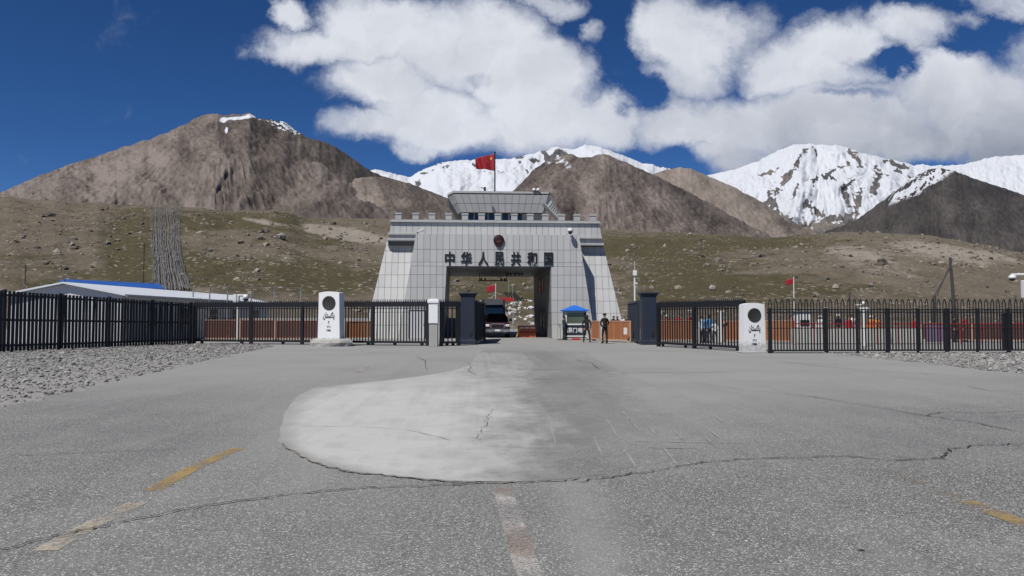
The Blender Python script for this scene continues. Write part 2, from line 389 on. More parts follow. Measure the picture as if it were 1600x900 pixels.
def concrete_material():
    m = bpy.data.materials.new('worn_concrete'); m.use_nodes = True; t = NT(m.node_tree); b = t.n['Principled BSDF']; tc = t.new('ShaderNodeTexCoord').outputs['Object']
    pale = t.attr('pale')
    mp = t.new('ShaderNodeMapping'); mp.inputs['Scale'].default_value = (.35, 1.6, 1); mp.inputs['Rotation'].default_value = (0, 0, .1); t.l.new(tc, mp.inputs[0])
    n = t.noise(tc, 1.3, 13, .76, .4); n2 = t.noise(tc, 16, 8, .72)
    v = t.math('ADD', pale, t.math('MULTIPLY', t.math('SUBTRACT', n, .5), .85)); v = t.math('ADD', v, t.math('MULTIPLY', t.math('SUBTRACT', n2, .5), .45), None, True)
    c = t.mix(v, (.20,.198,.190), (.40,.398,.388))
    c = t.mix(t.ramp(t.noise(tc, 45, 3), .5, .75, 0, .3), c, (.19,.187,.18))
    c = t.mix(t.ramp(t.noise(mp.outputs[0], 2.2, 9, .75, .6), .62, .72, 0, .4), c, (.20,.195,.185))
    t.put(b.inputs['Base Color'], c); b.inputs['Roughness'].default_value = .8
    bn = t.new('ShaderNodeBump'); bn.inputs['Strength'].default_value = .35; bn.inputs['Distance'].default_value = .012
    t.put(bn.inputs['Height'], t.noise(tc, 24, 6, .7)); t.l.new(bn.outputs[0], b.inputs['Normal'])
    tr = t.new('ShaderNodeBsdfTransparent'); ms = t.new('ShaderNodeMixShader'); cf = t.math('ADD', t.attr('cover'), t.math('MULTIPLY', t.math('SUBTRACT', t.noise(tc, 2.6, 10, .75), .5), .9))
    t.put(ms.inputs[0], t.math('MULTIPLY', t.ramp(cf, .05, .92), t.ramp(t.attr('cover'), .0, .12))); t.l.new(tr.outputs[0], ms.inputs[1]); t.l.new(b.outputs[0], ms.inputs[2]); t.l.new(ms.outputs[0], t.n['Material Output'].inputs[0]); return m
M['slab'] = concrete_material()
near = [(436,690),(455,706),(482,721),(520,732),(570,741),(640,748),(705,753),(780,754),(850,752),(905,748),(990,739),(1060,730),(1120,722),(1190,717),(1260,714),(1310,711)]
leftfar = [(436,690),(438,668),(446,645),(462,622),(490,607),(540,601),(600,596),(660,588),(705,580),(738,570),(742,560),(752,548),(766,540)]
def build_patch():
    nr, nc = 150, 260
    up = np.array(leftfar, float); lo = np.array(near, float)
    pys = np.concatenate([np.linspace(754, 640, 90), np.linspace(638, 541, 60)])
    V = np.zeros((nr, nc, 3)); pal = np.zeros((nr, nc)); cov = np.zeros((nr, nc))
    yl = up[::-1]; 
    for i, py in enumerate(pys):
        xl = np.interp(py, yl[:, 1], yl[:, 0]) if py <= 690 else np.interp(py, lo[:8, 1], lo[:8, 0])
        xl += 3.0*float(fbm(np.array(py*.06), np.array(.3), 3))
        # right boundary: near edge for big py, then the fading long edge
        xr = np.interp(py, [541, 560, 600, 640, 680, 711, 722, 739, 748, 752.5, 754], [905, 935, 1030, 1120, 1225, 1310, 1125, 990, 905, 850, 790])
        xr = max(xr+4*float(fbm(np.array(py*.11), np.array(7.3), 3)), xl+1)
        px = np.linspace(xl, xr, nc); a, e = ae(px, py); Y = -H/e
        V[i, :, 0] = a*Y; V[i, :, 1] = Y; V[i, :, 2] = .010
        u = (px-xl)/max(xr-xl, 1)
        K = (px-745)/max(py-497, 6); tread = fbm(K*9+1.7, np.full_like(px, py*.012), 4); wear = fbm(px*.018, np.full_like(px, py*.075), 5)
        p = .50*np.exp(-(((px-590)/260)**2))*sstep(py, 560, 640)+.20*sstep(px, 880, 640)*sstep(py, 556, 580)+.27
        p = p+.10*fbm(px*.012, np.full_like(px, py*.05), 4)+.3*np.exp(-((py-(754-(px-780)**2*.00012))/9.0)**2)*(px > 560)*(px < 960)
        p = p-.13*sstep(px, 680, 1050)*sstep(py, 545, 600)+.16*tread+.20*wear
        nb = np.interp(px, lo[:, 0], lo[:, 1]); rim = (.45+.55*sstep(px-xl, 2, 38))*(.62+.38*sstep(nb-py, 3, 16)) if py > 600 else 1.0
        pal[i] = p*rim; cov[i] = np.clip(1-sstep(u+.22*fbm(px*.02, np.full_like(px, py*.03), 4), .62, .98)*sstep(py, 745, 715)*.0-sstep(px+60*fbm(px*.012, np.full_like(px, py*.03), 4), 640, 1060)*.9, 0, 1)*sstep(1-u, 0, .05)*sstep(py, 541, 556)
    return tag(link('concrete_patch', npmesh('concrete_patch', V.reshape(-1, 3), grid_faces(nr, nc), M['slab'], {'pale': np.clip(pal, 0, 1), 'cover': cov}), road), 'pale worn concrete patch with a curved edge')
build_patch()
def strip(name, pts, w, m, parent, z=.0085, jit=0.0, label=None, sub=6):
    """a flat worn strip along ground points given as photo pixels"""
    P = [gnd(*p) for p in pts]; Q = []
    for i in range(len(P)-1):
        for k in range(sub): Q.append(P[i].lerp(P[i+1], k/sub))
    Q.append(P[-1]); V = []; n = len(Q)
    for i, p in enumerate(Q):
        d = (Q[min(i+1, n-1)]-Q[max(i-1, 0)]).normalized(); s = Vector((-d.y, d.x, 0)); jj = s*(float(fbm(np.array(i*.33), np.array(len(pts)*3.7), 3))*jit*3)
        ww = w*(random.uniform(.35, 1.3) if jit else 1)*.5
        if jit and i in (0, n-1): ww *= .2
        for sg in (-1, 1):
            q = p+jj+s*ww*sg; V.append((q.x, q.y, z))
    o = MB().add(V, [(2*i, 2*i+1, 2*i+3, 2*i+2) for i in range(n-1)]).build(name, m, parent)
    if label: o['label'] = label
    return o
def worn(name, col, thr, base=(.15,.15,.15), col2=None):
    m = bpy.data.materials.new(name); m.use_nodes = True; t = NT(m.node_tree); b = t.n['Principled BSDF']; tc = t.new('ShaderNodeTexCoord').outputs['Object']
    f = t.ramp(t.math('ADD', t.noise(tc, 48, 6, .75), t.math('MULTIPLY', t.math('SUBTRACT', t.noise(tc, 1.9, 4), .5), .7)), thr-.13, thr+.13)
    cc = t.mix(t.ramp(t.noise(tc, .9, 3), .42, .58), col, col2 or col)
    agg = t.mix(t.voro(tc, 70, 'Distance'), sc(base, .5), sc(base, 1.6))
    t.put(b.inputs['Base Color'], cc); b.inputs['Roughness'].default_value = .85
    tr = t.new('ShaderNodeBsdfTransparent'); ms = t.new('ShaderNodeMixShader'); out = t.n['Material Output']
    t.put(ms.inputs[0], t.math('MULTIPLY', f, .85)); t.l.new(tr.outputs[0], ms.inputs[1]); t.l.new(b.outputs[0], ms.inputs[2]); t.l.new(ms.outputs[0], out.inputs[0])
    return m
M['yel'] = worn('worn_yellow_line', (.31,.215,.085), .47); M['yel2'] = worn('faded_yellow_line', (.22,.18,.115), .62)
M['whi'] = worn('worn_white_line', (.38,.365,.345), .50, col2=(.27,.215,.185)); M['cream'] = worn('worn_cream_line', (.38,.33,.25), .49, col2=(.38,.36,.33))
strip('lane_marking', [(237,768),(300,733),(372,701)], .17, M['yel'], road, label='yellow lane dash on the left')
strip('lane_marking', [(70,862),(130,828),(214,787)], .17, M['cream'], road, label='faded cream lane dash on the left')
strip('lane_marking', [(-40,925),(30,888)], .17, M['yel2'], road)
strip('lane_marking', [(785,763),(800,815),(829,905)], .17, M['whi'], road, label='worn white centre line')
strip('lane_marking', [(1510,784),(1600,820),(1640,835)], .17, M['yel'], road, label='yellow lane dash on the right')
strip('lane_marking', [(1345,722),(1420,749),(1500,781)], .15, M['yel2'], road)
strip('lane_marking', [(555,584),(575,573),(605,572)], .16, M['whi'], road)
cracks = [([(-10,863),(100,838),(200,815),(330,791),(470,772),(560,765),(660,761),(760,756)], .035),
 ([(900,755),(960,746),(1040,735),(1090,725),(1160,719),(1320,714),(1400,721),(1475,718),(1485,703),(1530,697),(1610,694)], .04),
 ([(0,714),(60,712),(150,708),(300,703)], .025), ([(440,694),(480,722),(540,738),(620,747),(700,754),(780,757),(880,752),(905,749)], .05),
 ([(1215,565),(1265,571),(1330,577),(1400,582),(1470,587)], .05), ([(1250,618),(1350,634),(1450,651),(1520,661),(1600,678)], .04), ([(1450,651),(1470,645),(1540,646),(1610,643)], .035),
 ([(960,582),(1040,583),(1150,582)], .06), ([(650,556),(664,565),(667,580)], .05), ([(900,562),(925,568),(935,577)], .05), ([(1510,604),(1545,611),(1610,612)], .03), ([(790,577),(890,579)], .07),
 ([(470,668),(560,668),(640,674),(705,690)],.018), ([(745,690),(752,676),(760,662),(763,650),(772,640)],.012), ([(1080,597),(1160,610),(1250,618)],.03), ([(728,566),(736,572),(732,580),(745,588)],.03)]
for pts, w in cracks: strip('crack', pts, w*.62, 'rim' if pts[0] == (440,694) else 'crack', road, z=.018, jit=.016 if len(pts) > 3 or w > .045 else .007, sub=14 if len(pts) > 4 else 5)
M['scuff'] = mat('scuff', (.33,.327,.318), .8, .15, 5); M['scuffd'] = mat('scuff_dark', (.24,.238,.234), .9, .2, 5)
for i in range(13):
    x = random.uniform(860, 1120); y = random.uniform(640, 705); l = random.uniform(10, 34); k = (x-800)/(y-490)
    strip('scuff_mark', [(x, y), (x+k*l*.62+2, y+l)], .026, 'scuff', road, z=.0145, jit=.002)
for (x0, y0, x1, y1) in [(985,690,1165,693),(1010,700,1090,701)]:
    strip('scuff_mark', [(x0,y0),((x0+x1)/2,(y0+y1)/2+1),(x1,y1)], .022, 'scuff' if y0 == 690 and x0 == 985 else 'scuffd', road, z=.0145, jit=.002)
# ------------------------------------------------------------------ stones scattered as one mesh
def rock_templates(n=5, sub=1):
    T = []
    for k in range(n):
        bm = bmesh.new(); bmesh.ops.create_icosphere(bm, subdivisions=sub, radius=1)
        for v in bm.verts: v.co *= random.uniform(.65, 1.25)
        T.append((np.array([v.co[:] for v in bm.verts]), np.array([[v.index for v in f.verts] for f in bm.faces]))); bm.free()
    return T
RT = rock_templates(6)
def scatter(name, pos, size, m, tones, flat=.6):
    Vs = []; Fs = []; At = []; off = 0; n = len(pos); pick = rng.integers(0, len(RT), n)
    for k, (tv, tf) in enumerate(RT):
        idx = np.where(pick == k)[0]
        if not len(idx): continue
        a = rng.random(len(idx))*2*PI; s = size[idx][:, None]*np.stack([rng.uniform(.7, 1.3, len(idx)), rng.uniform(.7, 1.3, len(idx)), rng.uniform(flat*.6, flat*1.3, len(idx))], 1)
        v = tv[None]*s[:, None, :]; ca, sa = np.cos(a)[:, None], np.sin(a)[:, None]
        v = np.stack([v[..., 0]*ca-v[..., 1]*sa, v[..., 0]*sa+v[..., 1]*ca, v[..., 2]], -1)+pos[idx][:, None, :]
        f = tf[None]+(np.arange(len(idx))*len(tv))[:, None, None]+off
        Vs.append(v.reshape(-1, 3)); Fs.append(f.reshape(-1, 3)); At.append(np.repeat(tones[idx], len(tv))); off += len(idx)*len(tv)
    return link(name, npmesh(name, np.concatenate(Vs), np.concatenate(Fs), m, {'tone': np.concatenate(At)}, smooth=False))
def tone_mat(name, lo, hi, scale=8):
    m = bpy.data.materials.new(name); m.use_nodes = True; t = NT(m.node_tree); b = t.n['Principled BSDF']; tc = t.new('ShaderNodeTexCoord').outputs['Object']
    c = t.mix(t.attr('tone'), lo, hi); c = t.mix(t.noise(tc, scale, 4), sc2(t, c, .8), c); t.put(b.inputs['Base Color'], c); b.inputs['Roughness'].default_value = .95; return m
def sc2(t, c, k): return t.mix(1.0, c, (k, k, k), 'MULTIPLY')
M['gravel'] = tone_mat('gravel_stone', (.10,.098,.094), (.335,.33,.315)); M['hillrock'] = tone_mat('hill_rock', (.075,.064,.052), (.27,.235,.19), 1.5)
def gravel():
    # left verge, between the road edge and the black palisade; right verge under the arch-topped fence
    y = 5+rng.random(56000)**.75*42; x = rng.uniform(-30, -6, 56000); k = (x < interp(road_pts, y)-.02+.15*fbm(y*1.7, y*0, 3)) & (y < 43.6) & (x > -1.02*y-1)
    x, y = x[k][:24000], y[k][:24000]
    s = np.clip(rng.lognormal(-4.0, .62, len(x)), .009, .13); pos = np.stack([x, y, s*.25], 1)
    tag(scatter('gravel', pos, s, M['gravel'], rng.random(len(x))), 'grey loose gravel verge between the road edge and the black palisade', 'gravel', kind='stuff')
    x = rng.uniform(13.2, 27, 15000); y = rng.uniform(17, 32.6, 15000); k = x > interp([(17,14.4),(21,14.3),(31,13.8),(32.6,13.4)], y); x, y = x[k], y[k]
    s = np.clip(rng.lognormal(-3.7, .58, len(x)), .011, .13); pos = np.stack([x, y, s*.25], 1)
    tag(scatter('gravel', pos, s, M['gravel'], .2+.8*rng.random(len(x))), 'pale loose gravel strip under the arch topped fence', 'gravel', kind='stuff')
gravel()
# ------------------------------------------------------------------ hillside
A_ = lambda px: (np.asarray(px, float)-800)/F/CT
hill_prof = [(-900,330),(-500,318),(-200,305),(0,308),(60,312),(100,315),(200,320),(280,322),(350,330),(400,329),(430,325),(480,340),(560,341),(612,342),(780,352),(945,357),(1000,361),(1100,365),(1200,372),(1250,368),(1290,364),(1350,362),(1450,368),(1500,375),(1560,388),(1600,395),(1750,410),(2100,420),(2600,430)]
RB = 95.0
def hill_core(a, r):
    px = 800+F*a*CT; py = interp(hill_prof, px)+2.0*fbm(px*.03, px*0+3, 4); _, e = ae(px, py); 
    D = interp([(-900,330),(0,340),(450,400),(700,430),(1100,430),(1600,360),(2600,300)], px)
    t = (r-RB)/(D-RB); zc = H+e*D; tt = np.clip(t, 0, 1)
    z = zc*tt**1.12; back = np.clip(t-1, 0, None)*(D-RB); z = z-back*.22
    x = a*r; w = sstep(tt, 0, .1)*sstep(tt, 1.0, .82)
    z = z+w*(2.6*fbm(x*.016, r*.014, 4)+.9*ridged(x*.05+3, r*.02, 4)+.35*fbm(x*.25, r*.2, 3))*np.where(t > 1, 0, 1)
    return np.where(t < 0, -.6, z-.6*(1-sstep(tt, 0, .03)))
def hill_z(x, y): return hill_core(np.asarray(x)/np.asarray(y), np.asarray(y))
def hill_hit(px, py):
    a, e = ae(px, py); r = np.linspace(RB, 460, 900); z = hill_core(np.full_like(r, a), r); el = np.maximum.accumulate((z-H)/r)
    i = int(np.searchsorted(el, e)); i = min(max(i, 0), len(r)-1); return Vector((float(a)*r[i], r[i], float(z[i])))
def rock_color_mat(name, cols, snow=False, fine=.08, bumps=(.5, 6.0), spot=.0):
    """cols: dark, mid, light by the 'tone' attribute"""
    m = bpy.data.materials.new(name); m.use_nodes = True; t = NT(m.node_tree); b = t.n['Principled BSDF']; tc = t.new('ShaderNodeTexCoord').outputs['Object']
    tone = t.attr('tone'); n = t.noise(tc, fine, 8, .7); nb = t.noise(tc, fine*6, 6, .7)
    v = t.math('ADD', tone, t.math('MULTIPLY', t.math('SUBTRACT', n, .5), .55)); v = t.math('ADD', v, t.math('MULTIPLY', t.math('SUBTRACT', nb, .5), .65), None, True)
    v = t.math('SUBTRACT', v, t.ramp(t.noise(tc, fine*3.2, 11, .8), .56, .66, 0, .38), None, True)
    c = t.mix(t.ramp(v, 0, .5, 0, 1, False), cols[0], cols[1]); c = t.mix(t.ramp(v, .5, 1, 0, 1, False), c, cols[2])
    if snow:
        s = t.math('ADD', t.attr('snow'), t.math('MULTIPLY', t.math('SUBTRACT', t.noise(tc, fine*5, 8, .75), .5), .55))
        f = t.ramp(s, .42, .58); c = t.mix(f, c, (.51,.53,.57))
    t.put(b.inputs['Base Color'], c); b.inputs['Roughness'].default_value = .95; b.inputs['Specular IOR Level'].default_value = .15
    bn = t.new('ShaderNodeBump'); bn.inputs['Strength'].default_value = bumps[0]; bn.inputs['Distance'].default_value = bumps[1]
    t.put(bn.inputs['Height'], t.noise(tc, fine*2.2, 10, .74)); bn.inputs['Strength'].default_value = .8; t.l.new(bn.outputs[0], b.inputs['Normal']); return m
def hill_material():
    m = bpy.data.materials.new('hill_grass_scree'); m.use_nodes = True; t = NT(m.node_tree); b = t.n['Principled BSDF']; tc = t.new('ShaderNodeTexCoord').outputs['Object']
    gr = t.attr('green'); pl = t.attr('pale')
    soil = t.mix(t.noise(tc, .12, 8, .7), (.080,.065,.049), (.170,.143,.110))
    grass = t.mix(t.noise(tc, .3, 6, .7), (.046,.041,.023), (.088,.075,.041))
    scree = t.mix(t.noise(tc, .8, 6, .7), (.17,.15,.125), (.29,.258,.215))
    g = t.math('ADD', gr, t.math('MULTIPLY', t.math('SUBTRACT', t.noise(tc, .09, 9, .72), .5), 1.1)); c = t.mix(t.ramp(g, .35, .62), soil, grass)
    p = t.math('ADD', pl, t.math('MULTIPLY', t.math('SUBTRACT', t.noise(tc, .16, 9, .75), .5), .9)); c = t.mix(t.ramp(p, .42, .62), c, scree)
    st = t.voro(tc, .55, 'Distance'); sn = t.noise(tc, .05, 5, .7)
    c = t.mix(t.math('MULTIPLY', t.ramp(st, .34, .2), t.ramp(sn, .42, .58, 0, .75)), c, (.27,.24,.20))
    st2 = t.voro(tc, 1.4, 'Distance'); c = t.mix(t.math('MULTIPLY', t.ramp(st2, .3, .16), t.ramp(t.noise(tc, .07, 5, .7), .4, .6, 0, .6)), c, (.055,.045,.035))
    t.put(b.inputs['Base Color'], c); b.inputs['Roughness'].default_value = .97; b.inputs['Specular IOR Level'].default_value = .1
    bn = t.new('ShaderNodeBump'); bn.inputs['Strength'].default_value = .75; bn.inputs['Distance'].default_value = .9
    h = t.math('ADD', t.noise(tc, .55, 8, .72), t.math('MULTIPLY', t.ramp(st, .4, .1), .35)); t.put(bn.inputs['Height'], h); t.l.new(bn.outputs[0], b.inputs['Normal']); return m
M['hill'] = hill_material()
def blob(px, py, cx, cy, rx, ry, rot=0.0):
    c, s = math.cos(rot), math.sin(rot); dx, dy = px-cx, py-cy; u = (dx*c+dy*s)/rx; v = (-dx*s+dy*c)/ry; return np.exp(-(u*u+v*v))
def hill_fields(px, py):
    g = .38+0*px
    for b in [(130,450,110,40,0,.2),(200,400,40,60,0,.35),(330,425,60,22,.25,.55),(470,430,90,22,.05,.4),(330,345,120,14,0,.3),(420,350,60,10,0,.25),(520,375,60,15,0,.2),(520,440,90,18,0,.3),(780,460,70,30,0,.35),(1000,385,110,18,0,.4),(1080,440,90,30,0,.35),(1200,378,90,12,0,.35),(1250,455,140,18,0,.25),(1050,400,60,12,0,.2),(1500,450,100,18,0,-.1)]:
        g = g+b[5]*blob(px, py, *b[:5])
    p = .12+0*px
    for b in [(540,366,90,13,.17,.75),(400,345,40,6,.2,.45),(80,415,60,22,0,.2),(60,365,120,18,0,.22),(380,425,80,14,.35,.35),(440,400,70,18,.2,.3),(1340,395,90,18,.1,.45),(1480,395,110,16,.22,.55),(1400,430,120,20,.1,.35),(1150,420,70,14,0,.25),(1000,430,50,25,0,.2),(680,440,90,10,.05,.3),(560,410,70,8,.05,.3),(1560,400,60,8,.25,.35)]:
        p = p+b[5]*blob(px, py, *b[:5])
    return g, p
def build_hill():
    a = A_(np.linspace(-900, 2600, 760)); ts = np.concatenate([[-.02, 0], np.linspace(0.004, 1, 170), np.linspace(1.04, 1.7, 8)])
    px = 800+F*a*CT; D = interp([(-900,330),(0,340),(450,400),(700,430),(1100,430),(1600,360),(2600,300)], px)
    R = RB+(D-RB)[None, :]*np.maximum(ts, -.02)[:, None]; Aa = np.repeat(a[None, :], len(ts), 0)
    Z = hill_core(Aa, R); X = Aa*R
    e = (Z-H)/R; py = 450-F*(e*CT-ST)/(CT+e*ST); PX = np.repeat(px[None, :], len(ts), 0)
    g, p = hill_fields(PX, py)
    me = npmesh('hillside', np.stack([X, R, Z], -1).reshape(-1, 3), grid_faces(*X.shape), M['hill'], {'green': g, 'pale': p})
    tag(link('hillside', me), kind='structure')
    # loose scree lying on the slope, too many to count
    n = 26000; pr = rng.uniform(-150, 1750, n); pq = rng.uniform(300, 510, n); ar, er = A_(pr), None
    rr = RB+rng.random(n)**1.1*300; zz = hill_core(ar, rr); ee = (zz-H)/rr; qy = 450-F*(ee*CT-ST)/(CT+ee*ST)
    g, p = hill_fields(pr, qy); dens = .03+.5*p+.55*blob(pr, qy, 380, 425, 90, 16, .35)+.55*sstep(fbm(pr*.025, qy*.05, 4), .12, .5)+.3*blob(pr, qy, 60, 420, 110, 45)-.25*sstep(g, .55, .9)
    k = rng.random(n) < dens*.9; x = ar[k]*rr[k]; y = rr[k]
    s = np.clip(rng.lognormal(-1.55, .6, len(x)), .08, 1.3)*np.clip(y/170, .6, 1.5); pos = np.stack([x, y, hill_z(x, y)+s*.15], 1)
    tag(scatter('scree', pos, s, M['hillrock'], rng.random(len(x))**1.2, .75), 'loose brown rocks strewn over the grassy hillside', 'scree', kind='stuff')
build_hill()
# ------------------------------------------------------------------ mountains
def near_line(px, py, pts):
    d = np.full(px.shape, 1e9)
    for (x0, y0), (x1, y1) in zip(pts[:-1], pts[1:]):
        vx, vy = x1-x0, y1-y0; t = np.clip(((px-x0)*vx+(py-y0)*vy)/(vx*vx+vy*vy), 0, 1); d = np.minimum(d, np.hypot(px-x0-t*vx, py-y0-t*vy))
    return d
def mountain(name, prof, D, Db, base, apex, cols, step=2.2, rows=110, pw=1.0, gul=2.2, gk=9, bulge=0.0, lump=5.0, snowf=None, tonef=None, crest=1.0, fine=.02, snow=False, seed=0.0, rseed=0.0, bumps=(.6, 8.0), pad=0, relief=9.0, spurs=()):
    p0, p1 = prof[0][0], prof[-1][0]; px = np.arange(p0-pad, p1+pad+step, step); a = A_(px)
    py = interp(prof, px)+crest*(fbm(px*.07+seed, px*0, 5)*1.8+fbm(px*.33+seed, px*0+2, 3)*.9*sstep(fbm(px*.02, px*0+seed, 2), -.2, .4)); by = interp(base, px)
    ec = ae(px, py)[1]; eb = ae(px, by)[1]
    Dc = D*(1+.02*fbm(px*.012+seed, px*0+5, 3)) ; Dv = np.full_like(px, Db)
    zc = H+ec*Dc; zb = H+eb*Dv; zb = np.minimum(zb, zc-1)
    t = np.concatenate([[-.5, -.22, -.06], np.linspace(0, 1, rows)**1.05, [1.06, 1.2, 1.4]]); T = np.repeat(t[:, None], len(px), 1); TT = np.clip(T, 0, 1)
    R = Dc+(Dv-Dc)*TT+np.where(T < 0, -T*(Dc-Dv)*1.2, 0); Z = zb+(zc-zb)*(1-TT)**pw+np.where(T < 0, T*(zc-zb)*1.4, 0)-np.where(T > 1, (T-1)/.4*(zb+20), 0)
    R0 = R.copy()
    if bulge:
        q = (px-apex[0])/(max(p1-p0, 1)*.5); R = R-bulge*D*TT*(1-TT*.3)*np.clip(1-q*q, 0, 1)[None, :]; Z = np.where(TT > 0, H+(Z-H)*R/R0, Z)
    R = R-np.where(T > 1, (T-1)*D*.15, 0); e = (Z-H)/R; PY = 450-F*(e*CT-ST)/(CT+e*ST); PX = np.repeat(px[None, :], len(t), 0)
    ang = np.arctan2(PX-apex[0], PY-apex[1]+30); rad = np.hypot(PX-apex[0], PY-apex[1]+30)
    s1 = ridged(ang*gk+seed+.25*fbm(PX*.02, PY*.02+seed, 3), rad*.008+seed, 4); s2 = fbm(ang*gk*4.5+seed, rad*.02, 4); l = fbm(PX*.016+seed, PY*.022, 4)
    win = sstep(TT, 0, .12)*sstep(TT, 1.02, .9); pxm = D/F
    f1 = fbm(PX*.05+seed, PY*.06, 5); f2 = fbm(PX*.2+seed, PY*.2+4, 4)
    wx_ = PX+14*fbm(PX*.012+seed, PY*.012, 3); rel_ = relief*(1.5*ridged(wx_*.011+seed, PY*.009+(PX-apex[0])*.004, 3)+.8*fbm(wx_*.035+2, PY*.028+seed, 4))
    for pts_, w_, a_ in spurs: rel_ = rel_+a_*np.exp(-(near_line(wx_, PY, pts_)/w_))
    R1 = R-np.where(TT > 0, sstep(TT, 0, .10)*pxm*rel_, 0); Z = np.where(TT > 0, H+(Z-H)*R1/R, Z); R = R1
    gul = gul*sstep(rad, 34, 95)
    Z = Z+win*pxm*(gul*.45*s1+gul*.45*s2+lump*l*.8+1.1*f1+.5*f2)
    tone = np.clip(.5+.11*s2+.06*s1+.26*f2+.24*fbm(ang*3+9, rad*.02+seed, 4)+.30*fbm(PX*.022+9, PY*.03+seed, 4)+.006*(rel_-relief*.6)+(tonef(PX, PY, ang, rad) if tonef else 0), 0, 1)  # relief term darkens hollows and lightens spurs: relief shading put into colour
    at_ = {'tone': tone}
    if snow: at_['snow'] = np.clip(snowf(PX, PY, ang, rad, s1, s2), 0, 1)
    V = np.stack([a[None, :]*R, R, Z], -1).reshape(-1, 3)
    o = tag(link('mountain', npmesh('mountain', V, grid_faces(*Z.shape), M[name], at_)), kind='structure'); return o
BR = ((.034,.029,.027), (.105,.086,.076), (.20,.168,.150))
M['mt_brown'] = rock_color_mat('brown_mountain', BR, True, .02, (.7, 7))
M['mt_grey'] = rock_color_mat('grey_brown_ridge', ((.026,.023,.021), (.060,.051,.045), (.12,.105,.092)), True, .02, (.8, 8))
M['mt_tan'] = rock_color_mat('tan_scree_cone', ((.070,.058,.050), (.165,.138,.118), (.235,.20,.172)), False, .03, (.5, 4))
M['mt_snow'] = rock_color_mat('snow_mountain', ((.035,.037,.042), (.075,.075,.08), (.16,.14,.125)), True, .008, (.7, 22))
M['mt_dark'] = rock_color_mat('cloud_shaded_mountain', ((.028,.026,.026), (.052,.047,.045), (.092,.082,.076)), True, .015, (.7, 8))  # rock colours darkened to stand in for cloud shadow
def build_mountains():
    # big snow mountain right, its far shoulder, and the snow crest behind the gate
    bands = [([(1262,234),(1256,248),(1248,262)],5),([(1272,232),(1280,243)],4),([(1240,266),(1222,288),(1204,308),(1192,326)],8),([(1204,306),(1215,330),(1235,345)],8),([(1330,236),(1344,250),(1352,262)],6),([(1330,252),(1310,262),(1290,278)],6),([(1296,270),(1306,282)],4),([(1372,266),(1380,282),(1366,300)],11),([(1278,278),(1274,296)],5),([(1330,285),(1318,305),(1330,322)],7),([(1250,290),(1240,312)],4),([(1262,318),(1290,336),(1330,340)],11),([(1350,300),(1335,330),(1345,345)],10),([(1222,262),(1205,272),(1190,276)],4),([(1390,252),(1420,262)],5),([(1400,268),(1430,276)],6)]
    def snE(px, py, ang, rad, s1, s2):
        d = .7*fbm(ang*9+.6*fbm(px*.03, py*.03, 3), rad*.06, 5)+.7*fbm(px*.13+py*.07, py*.19-px*.06, 5); rk = 0*px
        for pts, w in bands: rk = np.maximum(rk, np.exp(-(near_line(px+5*fbm(px*.05, py*.05, 3), py, pts)/w)**1.3))
        s = 1.0-.95*sstep(rk+.55*d, .48, .92)-1.0*sstep(py+12*d, 334, 356)
        return s-.30*sstep(d, .5, .9)
    mountain('mt_snow', [(1040,330),(1085,285),(1110,273),(1150,265),(1180,254),(1200,245),(1218,236),(1235,228),(1250,226),(1265,224),(1285,227),(1310,226),(1330,231),(1350,239),(1390,248),(1430,257),(1480,259),(1510,257),(1535,250),(1560,245),(1600,242),(1680,236),(1800,250),(2000,290)], 6500, 4300, [(1000,362),(1290,362),(1600,372),(2000,380)], (1290,215), None, 1.5, 150, 1.15, 3.0, 7, .02, 8.0, snE, lambda px, py, a, r: .15*sstep(py, 320, 350), 1.0, .008, True, 3.3, bumps=(.7, 22), relief=18, spurs=[([(1265,226),(1240,260),(1250,300),(1225,340)],14,30),([(1310,228),(1330,270),(1310,320)],14,28),([(1285,235),(1285,290),(1270,345)],12,-22),([(1350,240),(1400,280),(1380,330)],14,22),([(1200,246),(1190,290),(1240,345)],12,16)])
    def snB(px, py, ang, rad, s1, s2):
        d = fbm(px*.05, py*.06, 5)
        return 1.0-.75*sstep(d, -.1, .5)*blob(px, py, 665, 272, 26, 16)-.95*sstep(d+.3*s1, -.25, .4)*blob(px, py, 862, 250, 42, 22)-.6*sstep(d, .1, .5)*blob(px, py, 760, 262, 70, 10)-.7*sstep(d, -.1, .5)*blob(px, py, 1060, 268, 40, 14)-.35*sstep(d, .3, .7)
    mountain('mt_snow', [(520,300),(560,272),(585,264),(610,270),(640,277),(660,265),(690,253),(740,249),(800,248),(830,240),(850,235),(870,229),(895,234),(915,226),(935,229),(960,237),(1000,253),(1040,262),(1060,264),(1090,268),(1110,290),(1140,320)], 6000, 4200, [(520,345),(800,350),(1140,360)], (880,215), None, 1.8, 90, 1.1, 3, 9, 0, 6, snB, None, 1.0, .008, True, 8.1, relief=16)
    # ridge right of the centre cone with snow on its head and a tan apron
    mountain('mt_tan', [(960,300),(1010,276),(1040,266),(1062,262),(1080,263),(1095,269),(1110,276),(1150,293),(1200,320),(1240,345),(1275,364)], 4600, 3000, [(960,370),(1275,372)], (1070,250), None, 2.0, 80, 1.0, 1.8, 9, .02, 3, None, lambda px, py, a, r: -.30*sstep(px-py*1.15, 790, 842)+.12, 1.0, .03, False, 5.0)
    # centre brown cone
    def snC(px, py, ang, rad, s1, s2): return .72*blob(px, py, 866, 250, 26, 13)*sstep(s2+fbm(px*.1, py*.12, 3), -.25, .35)+.3*blob(px, py, 840, 270, 20, 12)*sstep(s2, -.1, .4)+.5*blob(px, py, 890, 262, 8, 8)
    def tnC(px, py, ang, rad): return -.12*sstep(px, 900, 840)-.10+.18*blob(px, py, 960, 320, 26, 40)+.12*sstep(py, 340, 370)
